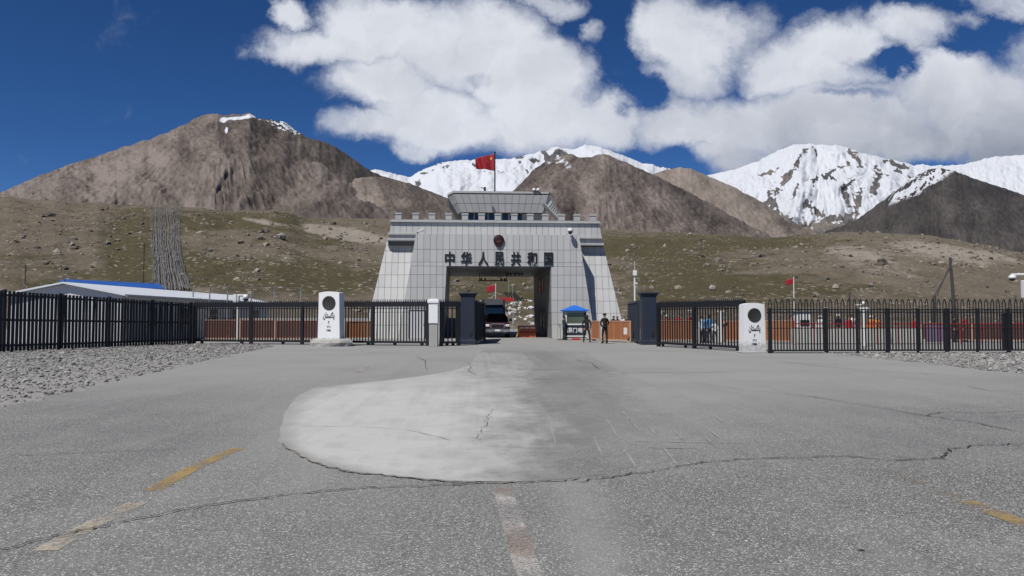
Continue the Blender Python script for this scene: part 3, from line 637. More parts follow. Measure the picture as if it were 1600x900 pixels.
    mountain('mt_brown', [(770,325),(800,300),(815,286),(830,268),(850,254),(870,246),(890,240),(905,246),(918,246),(930,243),(945,240),(962,247),(980,254),(1000,263),(1040,281),(1100,312),(1160,344),(1215,372)], 3600, 1900, [(770,372),(1215,380)], (945,240), None, 1.8, 110, 1.0, 2.6, 11, .10, 4, snC, tnC, 1.1, .02, True, 1.7, relief=8, spurs=[([(945,242),(925,290),(935,365)],20,46),([(890,242),(865,290),(850,340)],14,34),([(905,250),(890,300),(895,360)],12,-34),([(985,256),(1020,310),(1060,365)],16,16)])
    # right mountain, with a cloud's shadow put into its rock colour
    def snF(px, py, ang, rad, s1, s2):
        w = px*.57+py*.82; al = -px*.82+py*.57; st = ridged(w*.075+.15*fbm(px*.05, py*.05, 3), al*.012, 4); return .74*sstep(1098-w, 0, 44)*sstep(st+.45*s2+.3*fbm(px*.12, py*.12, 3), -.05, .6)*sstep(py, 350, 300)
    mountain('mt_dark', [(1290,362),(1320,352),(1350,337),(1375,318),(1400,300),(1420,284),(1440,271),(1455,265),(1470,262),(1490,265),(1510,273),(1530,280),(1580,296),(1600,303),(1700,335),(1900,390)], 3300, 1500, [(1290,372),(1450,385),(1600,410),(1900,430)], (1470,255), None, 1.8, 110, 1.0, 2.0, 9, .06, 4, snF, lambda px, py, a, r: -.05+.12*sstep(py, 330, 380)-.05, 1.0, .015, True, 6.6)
    # big brown mountain left: main cone, right dark ridge, pale fan and the low ridge to the gate
    def snA(px, py, ang, rad, s1, s2):
        d = fbm(px*.09, py*.12, 4)
        return .95*blob(px, py, 372, 186, 26, 4.2)+.8*blob(px, py, 344, 187, 5, 4)+(.62+1.5*fbm(px*.2, py*.25, 4))*blob(px, py, 442, 197, 34, 11, .45)+.7*blob(px, py, 350, 205, 4, 8)+.7*blob(px, py, 388, 181, 8, 3.5)
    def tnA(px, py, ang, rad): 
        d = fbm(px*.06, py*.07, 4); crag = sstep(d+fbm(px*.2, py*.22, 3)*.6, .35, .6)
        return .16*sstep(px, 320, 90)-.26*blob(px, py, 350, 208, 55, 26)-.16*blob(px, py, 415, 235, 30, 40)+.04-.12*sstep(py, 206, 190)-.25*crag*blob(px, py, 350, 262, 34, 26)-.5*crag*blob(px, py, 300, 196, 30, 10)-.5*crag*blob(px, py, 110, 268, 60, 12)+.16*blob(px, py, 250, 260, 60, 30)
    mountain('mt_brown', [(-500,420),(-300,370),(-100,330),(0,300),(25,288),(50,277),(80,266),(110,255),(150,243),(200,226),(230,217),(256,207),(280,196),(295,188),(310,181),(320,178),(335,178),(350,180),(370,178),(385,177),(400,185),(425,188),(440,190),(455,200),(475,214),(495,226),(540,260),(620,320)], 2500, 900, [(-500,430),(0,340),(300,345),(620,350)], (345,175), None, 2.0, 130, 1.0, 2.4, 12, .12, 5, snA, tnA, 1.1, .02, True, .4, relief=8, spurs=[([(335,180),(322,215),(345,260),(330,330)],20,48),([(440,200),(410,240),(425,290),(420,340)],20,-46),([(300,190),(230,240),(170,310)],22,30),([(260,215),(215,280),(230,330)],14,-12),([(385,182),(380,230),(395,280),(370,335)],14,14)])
    mountain('mt_grey', [(395,262),(420,240),(440,224),(458,217),(480,215),(505,222),(525,231),(545,245),(565,259),(580,268),(600,276),(640,287),(690,306),(730,325)], 2250, 1100, [(395,350),(730,352)], (495,205), None, 2.0, 90, 1.0, 2.8, 10, .08, 4, lambda *k: 0*k[0], lambda px, py, a, r: -.05, 1.1, .02, True, 2.6)
    mountain('mt_tan', [(425,338),(450,322),(475,308),(500,296),(525,285),(550,279),(575,276),(600,277),(640,287),(700,310),(740,330)], 1700, 900, [(425,352),(740,360)], (575,262), None, 2.0, 80, 1.0, 1.4, 10, .05, 2.5, None, lambda px, py, a, r: .05-.42*sstep(px, 582, 606), .6, .04, False, 4.2)
build_mountains()
# ------------------------------------------------------------------ the gate
PHI = math.radians(3.6); GO = at(779, 529.5, 54.0); GO.z = 0
gate = thing('border_gate', 'monumental grey panelled border gate with a dark passage and battlements', 'gate', GO, PHI)
_cp, _sp = math.cos(PHI), math.sin(PHI)
def gp(px, py, off=0.0):                             # pixel on the gate plane at local depth off (number or function of z)
    a, e = ae(px, py); a = float(a); e = float(e); z = 2.0
    for _ in range(8 if callable(off) else 1):
        o = off(z) if callable(off) else off
        # local y of point s*(a,1): -(sa-Ox)*sp + (s-Oy)*cp = o
        s = (o-GO.x*_sp+GO.y*_cp)/(_cp-a*_sp); x = (s*a-GO.x)*_cp+(s-GO.y)*_sp; z = H+e*s
    return x, z
def clip(poly, A, B):                                # keep left of A->B
    out = []; n = len(poly)
    def sd_(p): return (B[0]-A[0])*(p[1]-A[1])-(B[1]-A[1])*(p[0]-A[0])
    for i in range(n):
        p, q = poly[i], poly[(i+1) % n]; a, b = sd_(p), sd_(q)
        if a >= 0: out.append(p)
        if (a > 0 > b) or (a < 0 < b): t = a/(a-b); out.append((p[0]+(q[0]-p[0])*t, p[1]+(q[1]-p[1])*t))
    return out
def ccw(p): return p if sum(p[i][0]*p[(i+1) % len(p)][1]-p[(i+1) % len(p)][0]*p[i][1] for i in range(len(p))) > 0 else p[::-1]
_pc = {}
def panels(parent, region, xs, zs, off, gap=.022, th=.05, m='granite', name='panel'):
    reg = ccw(region)
    for i in range(len(xs)-1):
        for j in range(len(zs)-1):
            x0, x1, z0, z1 = xs[i]+gap/2, xs[i+1]-gap/2, min(zs[j], zs[j+1])+gap/2, max(zs[j], zs[j+1])-gap/2
            cell = [(x0,z0),(x1,z0),(x1,z1),(x0,z1)]
            for k in range(len(reg)):
                cell = clip(cell, reg[k], reg[(k+1) % len(reg)])
                if len(cell) < 3: break
            if len(cell) < 3: continue
            if max(p[0] for p in cell)-min(p[0] for p in cell) < .06 or max(p[1] for p in cell)-min(p[1] for p in cell) < .06: continue
            o = off if callable(off) else (lambda z: off); cx, cz = x0, z0; jz = random.uniform(-.004, .004)
            MB().prism([(p[0]-cx, o(p[1])-o(cz)-th+jz, p[1]-cz) for p in cell], [(p[0]-cx, o(p[1])-o(cz)-.006, p[1]-cz) for p in cell]).build(name, m, parent, loc=(cx, o(cz), cz))
DEP = 13.5
# centre block
cTL, cTR = gp(650, 365), gp(904.5, 368.5); cBL, cBR = gp(621.5, 528), gp(929.5, 527.5); cBL = (cBL[0], 0); cBR = (cBR[0], 0)
oTL, oTR = gp(697.6, 416), gp(860.5, 416.5); oBL, oBR = gp(692, 529), gp(862.8, 529); oBL = (oBL[0], 0); oBR = (oBR[0], 0)
zO = (oTL[1]+oTR[1])/2; zT = (cTL[1]+cTR[1])/2; cTL = (cTL[0], zT); cTR = (cTR[0], zT); oTL = (oTL[0], zO); oTR = (oTR[0], zO)
def xl_at(z, A, B): return A[0]+(B[0]-A[0])*(z-A[1])/(B[1]-A[1])
mL, mR = (xl_at(zO, cBL, cTL), zO), (xl_at(zO, cBR, cTR), zO)
b = MB()
for poly in ([cBL, oBL, oTL, mL], [oBR, cBR, mR, oTR], [mL, oTL, oTR, mR, cTR, cTL]):
    b.prism([(p[0], 0, p[1]) for p in poly], [(p[0], DEP, p[1]) for p in poly], 0, 1)
block = b.build('centre_block', ['granite', 'joint'], gate)
xs = list(np.arange(cBL[0]-.02, cBR[0]+.5, .468)); rz = [gp(900, y)[1] for y in (368.5, 391, 410.5, 430, 449.5, 469, 488, 507.5)]+[0.0]
rz[0] = zT
panels(block, [mL, mR, cTR, cTL], xs, [zT, rz[1], rz[2], zO], 0)
panels(block, [cBL, oBL, oTL, mL], xs, [zO]+[z for z in rz if z < zO-.1], 0)
panels(block, [oBR, cBR, mR, oTR], xs, [zO]+[z for z in rz if z < zO-.1], 0)
# passage lining: right inner wall with four tall windows, soffit
iw = MB(); 
zr = [0, .95, 1.9, 2.85, 3.8, 4.75, zO]
for k in range(len(zr)-1):
    xa = lambda z: xl_at(z, oBR, oTR)-.005
    for (ya, yb) in [(.1+i*1.68, .1+(i+1)*1.68-.03) for i in range(8)]:
        q = [(xa(zr[k])-.03, ya, zr[k]+.02), (xa(zr[k])-.03, yb, zr[k]+.02), (xa(zr[k+1])-.03, yb, zr[k+1]-.02), (xa(zr[k+1])-.03, ya, zr[k+1]-.02)]
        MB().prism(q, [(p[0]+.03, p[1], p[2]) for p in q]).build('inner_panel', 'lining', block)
for (y0, z0, z1) in [(5.2,3.6,5.0),(7.4,3.6,5.0),(4.6,.75,2.3),(7.0,.75,2.3)]:
    w = MB().span(xl_at(z0, oBR, oTR)-.055, xl_at(z0, oBR, oTR)-.02, y0, y0+.95, z0, z1).build('passage_window', 'glass', gate)
    MB().span(xl_at(z0, oBR, oTR)-.085, xl_at(z0, oBR, oTR)-.058, y0-.06, y0, z0-.06, z1+.06).span(xl_at(z0, oBR, oTR)-.085, xl_at(z0, oBR, oTR)-.058, y0+.95, y0+1.01, z0-.06, z1+.06).build('window_frame', 'darkmetal', w)
for i in range(8):
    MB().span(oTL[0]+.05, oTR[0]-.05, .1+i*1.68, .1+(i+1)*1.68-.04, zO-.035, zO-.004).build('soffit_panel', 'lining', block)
# wings lean back
wz = gp(600, 376, 2.4)[1]
def woff(z): return .5+1.9*max(0, min(1, z/wz))
def wing(nm, outer_top, outer_bot, inner_top, inner_bot, rows):
    T0, B0, T1, B1 = gp(*outer_top, woff), gp(*outer_bot, woff), gp(*inner_top, woff), gp(*inner_bot, woff)
    zt = T0[1]; poly = ccw([(B0[0], 0), (B1[0], 0), (T1[0], zt), (T0[0], zt)])
    w = MB().prism([(p[0], woff(p[1]), p[1]) for p in poly], [(p[0], 11.5, p[1]) for p in poly], 0, 1).build('wing', ['granite', 'joint'], gate)
    x0 = min(p[0] for p in poly); x1 = max(p[0] for p in poly)
    panels(w, poly, list(np.arange(x0, x1+.5, .475)), rows, woff); return poly
lw = wing('l', (605, 376), (567.5, 529), (655, 376), (645, 529), [gp(620, y, woff)[1] for y in (375, 392, 410.5, 429.5, 449, 468.5, 488, 508)]+[0])
rw = wing('r', (942.5, 384), (978, 528), (900, 384), (912, 528), [gp(930, y, woff)[1] for y in (383, 396, 414, 432.5, 451.5, 470.5, 489.5, 508.5)]+[0])
# cornices on the wings: two ledges each side
def cornice(px0, px1, y0, y1, pr):
    off = 1.9-pr; A, B = gp(px0, y0, off), gp(px1, y1, off); x0, x1 = sorted((A[0], B[0])); MB().span(x0, x1, off, 11.6, min(A[1], B[1]), max(A[1], B[1]), bev=.02).build('cornice', 'trim', gate)
cornice(606, 652, 363.5, 367.2, .22); cornice(604, 651, 372, 376, .28); 
cornice(905, 941.5, 370, 373.4, .22); cornice(906, 944, 379.5, 383.6, .28)
# solid infill between cornices and the upper band
ub = 1.9
uTL, uTR = gp(611.5, 346.5, ub), gp(936, 351, ub); uz = (uTL[1]+uTR[1])/2; uBL, uBR = gp(605.5, 376, ub), gp(943, 384, ub); uz0 = min(uBL[1], uBR[1])-.1
poly = [(uBL[0], uz0), (uBR[0], uz0), (uTR[0], uz), (uTL[0], uz)]
band = MB().prism([(p[0], ub, p[1]) for p in poly], [(p[0], 11.5, p[1]) for p in poly], 0, 1).build('upper_band', ['granite', 'joint'], gate)
zc0 = zT-.35
panels(band, [(xl_at(zc0, poly[0], poly[3]), zc0), (xl_at(zc0, poly[1], poly[2]), zc0), (uTR[0], uz), (uTL[0], uz)], list(np.arange(uBL[0], uBR[0]+.5, .47)), [uz, zc0], ub)
# top ledge, low parapet and merlons
MB().span(uTL[0]-.12, uTR[0]+.12, ub-.22, 11.7, uz+.004, uz+.10, bev=.015).build('parapet_ledge', 'trim', gate)
MB().span(uTL[0]-.02, uTR[0]+.02, ub-.08, ub+.22, uz+.104, uz+.22).build('parapet_wall', 'trim', gate)
MB().span(uTL[0]+.1, uTR[0]-.1, ub+.3, 11.4, uz+.104, uz+.14).build('roof_deck', 'concrete', gate)
mer = MB().span(-.235, .235, -.15, .15, 0, .38).span(-.275, .275, -.19, .19, .383, .45, bev=.01).span(-.25, .25, -.165, .165, .453, .51, bev=.01).mesh('merlon', 'trim')
for zx in (622.5, 649.5, 675, 701, 726.5, 752.5, 778, 803.5, 828.5, 852, 877.5, 901.5, 926.5): link('merlon', mer, gate, (gp(zx, 345, ub)[0], ub+.06, uz+.222))
# lookout with a flared canopy
to = 4.0
lookx0, lookx1 = gp(722, 340, to)[0], gp(846, 340, to)[0]; lz0 = uz+.14; lz1 = gp(780, 331, to)[1]+.15
MB().span(lookx0, lookx1, to, 9.5, lz0, lz1).build('lookout_wall', 'trim', gate)
wx = np.linspace(lookx0+.4, lookx1-1.5, 5)
for i in range(4):
    w = MB().span(wx[i]+.06, wx[i+1]-.06, to-.03, to-.004, lz0+.25, lz1-.12).build('lookout_window', 'glass', gate)
    MB().span(wx[i]-.03, wx[i]+.03, to-.06, to-.035, lz0+.2, lz1-.1).span((wx[i]+wx[i+1])/2-.02, (wx[i]+wx[i+1])/2+.02, to-.06, to-.035, lz0+.2, lz1-.1).build('window_frame', 'white', w)
ft, fbm_ = 3.05, 3.4
T0, T1 = gp(709, 303, ft), gp(857, 304.5, ft); B0, B1 = gp(720.5, 331, fbm_), gp(848, 333.5, fbm_)
zt, zb = (T0[1]+T1[1])/2, (B0[1]+B1[1])/2
ex = gp(700, 302, ft+1.4)[0]; exb = gp(716, 334, fbm_+1.0)[0]
# plan of the flared canopy: front, chamfered corners, sides
def ring(f): 
    L = lambda p, q: p+(q-p)*f
    x0, x1, y0 = L(B0[0], T0[0]), L(B1[0], T1[0]), L(fbm_, ft); xl = L(exb, ex); yl = L(fbm_+1.0, ft+1.4); xr = x1+(x0-xl); yb = L(9.5, 10.3); z = L(zb, zt)
    return [(x0,y0,z),(x1,y0,z),(xr,yl,z),(xr,yb,z),(xl,yb,z),(xl,yl,z)]
lo, hi = ring(0), ring(1)
can = MB().add(lo+hi, [(i, (i+1) % 6, 6+(i+1) % 6, 6+i) for i in range(6)]+[(5,4,3,2,1,0),(6,7,8,9,10,11)], 0).build('canopy', ['joint'], gate)
def canopy_panels(i, n, rows=2):
    a0, a1, b0, b1 = Vector(lo[i]), Vector(lo[(i+1) % 6]), Vector(hi[i]), Vector(hi[(i+1) % 6]); nrm = (a1-a0).cross(b0-a0).normalized()
    for k in range(n):
        for r in range(rows):
            u0, u1, v0, v1 = k/n+.0018*13/n, (k+1)/n-.0018*13/n, r/rows+.012, (r+1)/rows-.012
            P = lambda u, v: a0.lerp(a1, u).lerp(b0.lerp(b1, u), v)
            q = [P(u0,v0), P(u1,v0), P(u1,v1), P(u0,v1)]; MB().prism([p+nrm*.045 for p in q], [p+nrm*.004 for p in q]).build('canopy_panel', 'granite', can)
canopy_panels(0, 13); canopy_panels(5, 1); canopy_panels(1, 1)
hr = ring(1.06); hr2 = [(x, y, z+.16) for x, y, z in hr]
MB().prism(hr, hr2).build('canopy_coping', 'trim', gate)
# sloping slatted stair rail right of the lookout
s0, s1 = gp(848, 321, 3.2), gp(872, 347, 3.2)
dx, dz = s1[0]-s0[0], s1[1]-s0[1]; ln = math.hypot(dx, dz); an = math.atan2(-dz, dx)
st = MB().box(((s0[0]+s1[0])/2, 2.9, (s0[1]+s1[1])/2), (ln, .16, .13), ry=an).build('stair_beam', 'joint', gate)
MB().box(((s0[0]+s1[0])/2+.1, 2.9, (s0[1]+s1[1])/2+.12), (ln, .22, .09), ry=an).build('stair_edge', 'trim', gate)
t0, t1 = gp(859, 306, 3.4), gp(874.5, 338, 3.4)
MB().tube([(t0[0], 3.0, t0[1]), (t1[0], 3.0, t1[1])], .035).build('hand_rail', 'steel', gate)
for k in range(9):
    f = (k+.5)/9; MB().tube([(s0[0]+dx*f+.1, 3.0, s0[1]+dz*f+.15), (t0[0]+(t1[0]-t0[0])*f, 3.0, t0[1]+(t1[1]-t0[1])*f)], .022, 5).build('baluster', 'steel', gate)
q = [gp(858, 306, 3.25), gp(848, 320, 3.25), gp(872, 346, 3.25), gp(874, 340, 3.25)]
MB().prism([(p[0], 3.25, p[1]) for p in q], [(p[0], 3.33, p[1]) for p in q]).build('stair_side', 'granite', gate)
# door behind the fence at the left foot, with its frame
d0, d1 = gp(640, 486), gp(664, 529)
dr = MB().span(d0[0], d1[0], -.085, -.06, 0.02, d0[1]).build('service_door', 'bldwhite', gate)
MB().span(d0[0]-.07, d0[0], -.10, -.06, 0, d0[1]+.07).span(d1[0], d1[0]+.07, -.10, -.06, 0, d0[1]+.07).span(d0[0], d1[0], -.10, -.06, d0[1]+.003, d0[1]+.07).build('door_frame', 'darkmetal', dr)
MB().span(d1[0]-.12, d1[0]-.08, -.12, -.087, 1.0, 1.12).build('handle', 'steel', dr)
# lettering and emblem
def text_mesh(body, size, ext, off, width=None, height=None):
    c = bpy.data.curves.new('lettering', 'FONT'); c.body = body; c.extrude = ext; c.offset = off; c.resolution_u = 2; c.size = 1
    o = bpy.data.objects.new('lettering', c); COL.objects.link(o); bpy.context.view_layer.update()
    dg = bpy.context.evaluated_depsgraph_get(); me = bpy.data.meshes.new_from_object(o.evaluated_get(dg)); bpy.data.objects.remove(o); bpy.data.curves.remove(c)
    co = np.empty(len(me.vertices)*3); me.vertices.foreach_get('co', co); co = co.reshape(-1, 3); lo_, hi_ = co.min(0), co.max(0); cc = (lo_+hi_)/2; d = hi_-lo_
    w = width if width else d[0]*size; h = height if height else d[1]*size
    out = np.stack([(co[:, 0]-cc[0])*w/d[0], -(co[:, 2]-lo_[2]), (co[:, 1]-cc[1])*h/d[1]], 1)
    me.vertices.foreach_set('co', out.astype(np.float32).ravel()); me.materials.clear(); me.update(); return me
for ch, x, w_ in (('中', 702.5, 13), ('华', 728.3, 14.5), ('人', 755, 14), ('民', 780.3, 12.5), ('共', 806, 13.5), ('和', 831.3, 13.5), ('国', 857, 12.3)):
    yy = 404.3+(x-780)*.004; g0 = gp(x, yy, -.1); px_m = .0472; me = text_mesh(ch, 1, .03, .022, w_*px_m*1.14, (22 if ch != '国' else 20.5)*px_m); me.materials.append(M['black'])
    link('character', me, gate, (g0[0], -.06, g0[1]))
ex_, ez_ = gp(779.3, 375.5, -.1); em = thing('national_emblem', 'dark red round emblem with faint gold stars above the gate lettering', 'emblem'); del em['label'], em['category']; em.parent = gate; em.location = (ex_, -.07, ez_); em.name = 'emblem'
MB().lathe([(.30,0),(.39,-.05),(.40,-.10),(.36,-.13),(.345,-.10)], n=28, axis='y').build('emblem_rim', 'emblemred', em, True)
MB().lathe([(.345,-.06),(.345,-.105),(.30,-.12)], n=28, axis='y').build('emblem_disc', 'emblemred', em, True)
def star(r, r2=.4, n=5):
    return [(math.sin(2*PI*(k/2)/n)*(r if k % 2 == 0 else r*r2), math.cos(2*PI*(k/2)/n)*(r if k % 2 == 0 else r*r2)) for k in range(2*n)]
def star_mb(mb, cx, cz, r, y0, th): mb.prism([(cx+x, y0-th, cz+z) for x, z in star(r)], [(cx+x, y0, cz+z) for x, z in star(r)])
sb = MB(); star_mb(sb, 0, .17, .06, -.121, .02)
for x, z in ((-.13,.14),(-.07,.08),(.07,.08),(.13,.14)): star_mb(sb, x, z, .03, -.121, .02)
sb.build('emblem_stars', 'emblemgold', em)
bb = MB().span(-.19,.19,-.145,-.121,-.17,-.14).span(-.16,.16,-.145,-.121,-.13,-.06).span(-.13,.13,-.145,-.121,-.05,-.02)
bb.prism([(-.15,-.145,-.055),(.15,-.145,-.055),(.10,-.145,.0),(-.10,-.145,.0)], [(-.15,-.122,-.055),(.15,-.122,-.055),(.10,-.122,.0),(-.10,-.122,.0)]).build('emblem_gatehouse', 'emblemgold', em)
gb = MB().lathe([(.13,-.02),(.15,-.09),(.12,-.14)], (0,0,-.36), 12, 'y')
gb.prism([(-.26,-.12,-.30),(.26,-.12,-.30),(.20,-.12,-.46),(-.20,-.12,-.46)], [(-.26,-.0,-.30),(.26,-.0,-.30),(.20,-.0,-.46),(-.20,-.0,-.46)]).build('emblem_ribbon', 'emblemred', em)
GM = Matrix.Translation(GO)@Matrix.Rotation(PHI, 4, 'Z')
def gw(x, y, z): return GM@Vector((x, y, z))
# things mounted on the gate
def cctv_dome(loc, rz, label, s=1.0):
    o = thing('security_camera', label, 'camera', loc, rz)
    MB().box((0, .12*s, 0), (.10*s, .24*s, .10*s), bev=.01).box((0, .26*s, 0), (.2*s, .05*s, .28*s), bev=.01).build('bracket', 'white', o)
    MB().lathe([(.05*s,.06*s),(.12*s,.02*s),(.13*s,-.08*s)], (0,-.08*s,0), 14).build('housing', 'white', o, True)
    MB().lathe([(.11*s,-.083*s),(.10*s,-.16*s),(.05*s,-.21*s)], (0,-.08*s,0), 14).build('dome', 'glass', o, True); return o
p = gp(890.3, 361, -.25); cctv_dome(gw(p[0], -.38, p[1]+.05), PHI, 'white dome camera on the upper right front of the gate', 1.5)
def bullet(loc, rz, label):
    o = thing('security_camera', label, 'camera', loc, rz)
    MB().box((0,0,0), (.16,.55,.16), rx=.4, bev=.02).build('body', 'white', o); MB().lathe([(.06,0),(.06,.03)], (0,-.28,-.13), 10, 'y').build('lens', 'glass', o)
    MB().tube([(0,.05,0),(0,.2,-.05),(0,.45,-.05)], .03).build('bracket', 'white', o); return o
p = gp(657, 360.5, .6); bullet(gw(p[0], .75, p[1]), PHI-1.0, 'white bullet camera above the top left corner of the gate facade')
p = gp(837, 296, 3.2)
def twin_lamp(loc, rz, label):
    o = thing('floodlight', label, 'floodlight', loc, rz); MB().box((0,0,.06), (.5,.08,.06)).build('bracket', 'darkmetal', o)
    for sx in (-.16, .16): MB().lathe([(.05,.08),(.12,-.05),(.13,-.10)], (sx,-.04,.17), 12, 'y').build('lamp', 'white', o, True)
    return o
twin_lamp(gw(p[0], 3.0, zt+.2), PHI, 'pair of small round white lamps on the canopy edge of the gate')
p = gp(757.5, 299, 2.4); o = thing('loudspeaker', 'small black box with a pointed bracket on the canopy edge near the flagpole', 'loudspeaker', gw(p[0], 2.4, zt+.16), PHI)
MB().box((0,0,.14), (.17,.2,.28), bev=.02).build('box', 'black', o); MB().tube([(-.05,0,.15),(-.3,-.1,.24)], [.02,.05]).build('horn', 'steel', o)
p = gp(697, 312, 4.2); 
# flag and pole
fpx, fz0 = gp(773.2, 300, 6.0); fz1 = gp(773.2, 239.5, 6.0)[1]
pole = thing('flagpole', 'slim grey flagpole on top of the gate holding the red flag', 'flagpole', gw(fpx, 6.0, lz1+.1), PHI); hp = fz1-(lz1+.1)
MB().tube([(0,0,0),(0,0,hp)], [.07,.05], 8).build('mast', 'darkmetal', pole); MB().lathe([(.03,0),(.09,.05),(.09,.12),(.03,.17)], (0,0,hp-.01), 10).build('finial', 'darkmetal', pole, True)
fw, fh = 1.62, 1.10
def flagp(u, v):                                     # u along the fly, v down the hoist
    sag = .42*u**1.2; x = -(.05+u*fw*(.97-.04*v)); y = .16*math.sin(u*8.5+v*1.2)*min(1, u*3)+.10*math.sin(u*15+v*3)*u
    z = -v*fh*(1.26-.36*u)-sag*(1-.42*v)+.04*math.sin(u*9+v*2)*u; return (x, y, z)
def flag_mesh(fn, nu, nv, th=.006):
    mb = MB(); V = []
    for s in (-th, th):
        for j in range(nv+1):
            for i in range(nu+1): x, y, z = fn(i/nu, j/nv); V.append((x, y+s, z))
    n = (nu+1)*(nv+1); fs = []
    for j in range(nv):
        for i in range(nu): a = j*(nu+1)+i; fs += [(a, a+1, a+nu+2, a+nu+1), (n+a, n+a+nu+1, n+a+nu+2, n+a+1)]
    for i in range(nu): fs += [(i, n+i, n+i+1, i+1), (nv*(nu+1)+i, nv*(nu+1)+i+1, n+nv*(nu+1)+i+1, n+nv*(nu+1)+i)]
    for j in range(nv): fs += [(j*(nu+1), (j+1)*(nu+1), n+(j+1)*(nu+1), n+j*(nu+1)), (j*(nu+1)+nu, n+j*(nu+1)+nu, n+(j+1)*(nu+1)+nu, (j+1)*(nu+1)+nu)]
    return mb.add(V, fs)
flag = thing('flag', 'red flag with yellow stars flying from the pole on top of the gate', 'flag', gw(fpx, 6.0, fz1-.06), PHI)
flag_mesh(flagp, 40, 16).build('cloth', 'flagred', flag, True)
for (u, v, r) in ((.17,.25,.15),(.33,.10,.05),(.40,.20,.05),(.40,.35,.05),(.33,.45,.05)):
    mb = MB()
    for sgn in (-1, 1):
        ps = []
        for x, z in star(r): x3, y3, z3 = flagp(max(0, u-x/fw), v-z/fh); ps.append((x3, y3+sgn*.012, z3))
        c = flagp(u, v); mb.add([(c[0], c[1]+sgn*.012, c[2])]+ps, [(0, 1+i, 1+(i+1) % 10) for i in range(10)])
    mb.build('star', 'gold', flag)
# lamps hanging in the passage
zl = zO-.04
def light_bar(loc, rz, label, w, hh):
    o = thing('hanging_light_bar', label, 'light bar', loc, rz)
    MB().box((0,0,-hh), (w,.08,.08)).build('bar', 'black', o)
    for sx in (-.46, .46): MB().tube([(sx*w,0,0),(sx*w,0,-hh-.04)], .035).build('hanger', 'black', o)
    for sx in (-.40, -.28, .28, .40): MB().box((sx*w,-.03,-hh+.13), (.17,.18,.17), bev=.02).build('lamp', 'black', o)
    return o
p = gp(770.5, 436, 9.0); light_bar(gw(p[0], 9.0, zl), PHI, 'black lamp bar hanging from the passage ceiling', 2.5, zl-gp(770, 438.5, 9)[1])
p = gp(806, 428, 6.0); o = thing('ceiling_camera_rail', 'short dark rail of small fittings on the passage ceiling', 'ceiling fitting', gw(p[0], 7.0, zl), PHI)
MB().box((0,0,-.06), (1.5,.07,.05)).build('rail', 'black', o)
for sx in (-.6,-.35,0,.3,.55): MB().box((sx,0,-.17), (.14,.16,.16), bev=.02).build('fitting', 'black', o)
# ------------------------------------------------------------------ fences
def bar_mesh(w, d, h, nm, m='black'): return MB().box((0,0,h/2), (w, d, h)).mesh(nm, m)
# left palisade of dark corrugated pales
A0, B0_ = gnd(-95, 554), gnd(299, 537.3); fdir = (B0_-A0); flen = fdir.length; frz = math.atan2(fdir.y, fdir.x)
pal = thing('palisade_fence', 'tall dark steel palisade of close upright pales along the left verge', 'fence', A0, frz)
hz = lambda s: 2.90-.48*s/flen
pale = MB()
prof_ = [(-.062,.0),(-.04,-.028),(-.012,-.03),(0,-.012),(.012,-.03),(.04,-.028),(.062,.0)]
n = len(prof_); top = [(x, y, 1-.012*abs(x)/.06) for x, y in prof_]; bot = [(x, y, 0) for x, y in prof_]; backt = [(x, y+.012, 1-.012*abs(x)/.06) for x, y in prof_]; backb = [(x, y+.012, 0) for x, y in prof_]
pale.add(bot+top+backb+backt, [(i, i+1, n+i+1, n+i) for i in range(n-1)]+[(2*n+i+1, 2*n+i, 3*n+i, 3*n+i+1) for i in range(n-1)]+[(n+i, n+i+1, 3*n+i+1, 3*n+i) for i in range(n-1)]+[(0, n, 3*n, 2*n), (n-1, 3*n-1, 4*n-1, 2*n-1)])
pm = pale.mesh('pale', 'darkmetal'); np_ = int(flen/.182)
for i in range(np_):
    s = (i+.5)*flen/np_; o = link('pale', pm, pal, (s, 0, .03)); o.scale = (1.2, 1, hz(s)-.03); o.rotation_euler = (random.gauss(0, .004), random.gauss(0, .004), random.gauss(0, .05))
for k in range(6):
    s = k*flen/5.0; MB().box((s, .1, hz(s)/2+.02), (.13, .13, hz(s)+.06)).build('post', 'black', pal)
for f in (.10, .52, .93):
    V = [(0,.035,hz(0)*f-.05),(flen,.035,hz(flen)*f-.05),(flen,.035,hz(flen)*f+.05),(0,.035,hz(0)*f+.05)]; MB().prism(V, [(x, y+.04, z) for x, y, z in V]).build('rail', 'black', pal)
def slide_gate(name, label, P0, P1, h, posts, pitch=.175, lift=.20):
    d = P1-P0; L = d.length; o = thing(name, label, 'gate', P0, math.atan2(d.y, d.x))
    bm_ = bar_mesh(.055, .05, h-lift-.30, 'bar')
    nb = int(L/pitch)
    for i in range(1, nb): link('bar', bm_, o, (i*L/nb, 0, lift+.04))
    MB().box((L/2, 0, lift), (L, .14, .12)).build('bottom_rail', 'black', o); MB().box((L/2, 0, h-.40), (L, .08, .05)).build('rail', 'black', o)
    MB().box((L/2, 0, h-.18), (L, .12, .28)).build('top_beam', 'black', o)
    sp = MB().prism([(-.045,-.01,0),(.045,-.01,0),(.0,-.01,.14)], [(-.045,.01,0),(.045,.01,0),(0,.01,.14)]).mesh('spike', 'black'); ns = int(L/.135)
    for i in range(ns): link('spike', sp, o, ((i+.5)*L/ns, 0, h-.052))
    for s in posts: MB().box((s*L, 0, h/2-.02), (.17, .16, h-.04)).build('post', 'black', o)
    wm = MB().lathe([(.06,-.03),(.10,-.025),(.10,.025),(.06,.03)], (0,0,.10), 14, 'y').mesh('wheel', 'rubber', True)
    for s in np.linspace(.06, .94, 4): link('wheel', wm, o, (s*L, 0, 0))
    MB().box((L/2, 0, .012), (L, .10, .02)).build('ground_track', 'darkmetal', o); return o
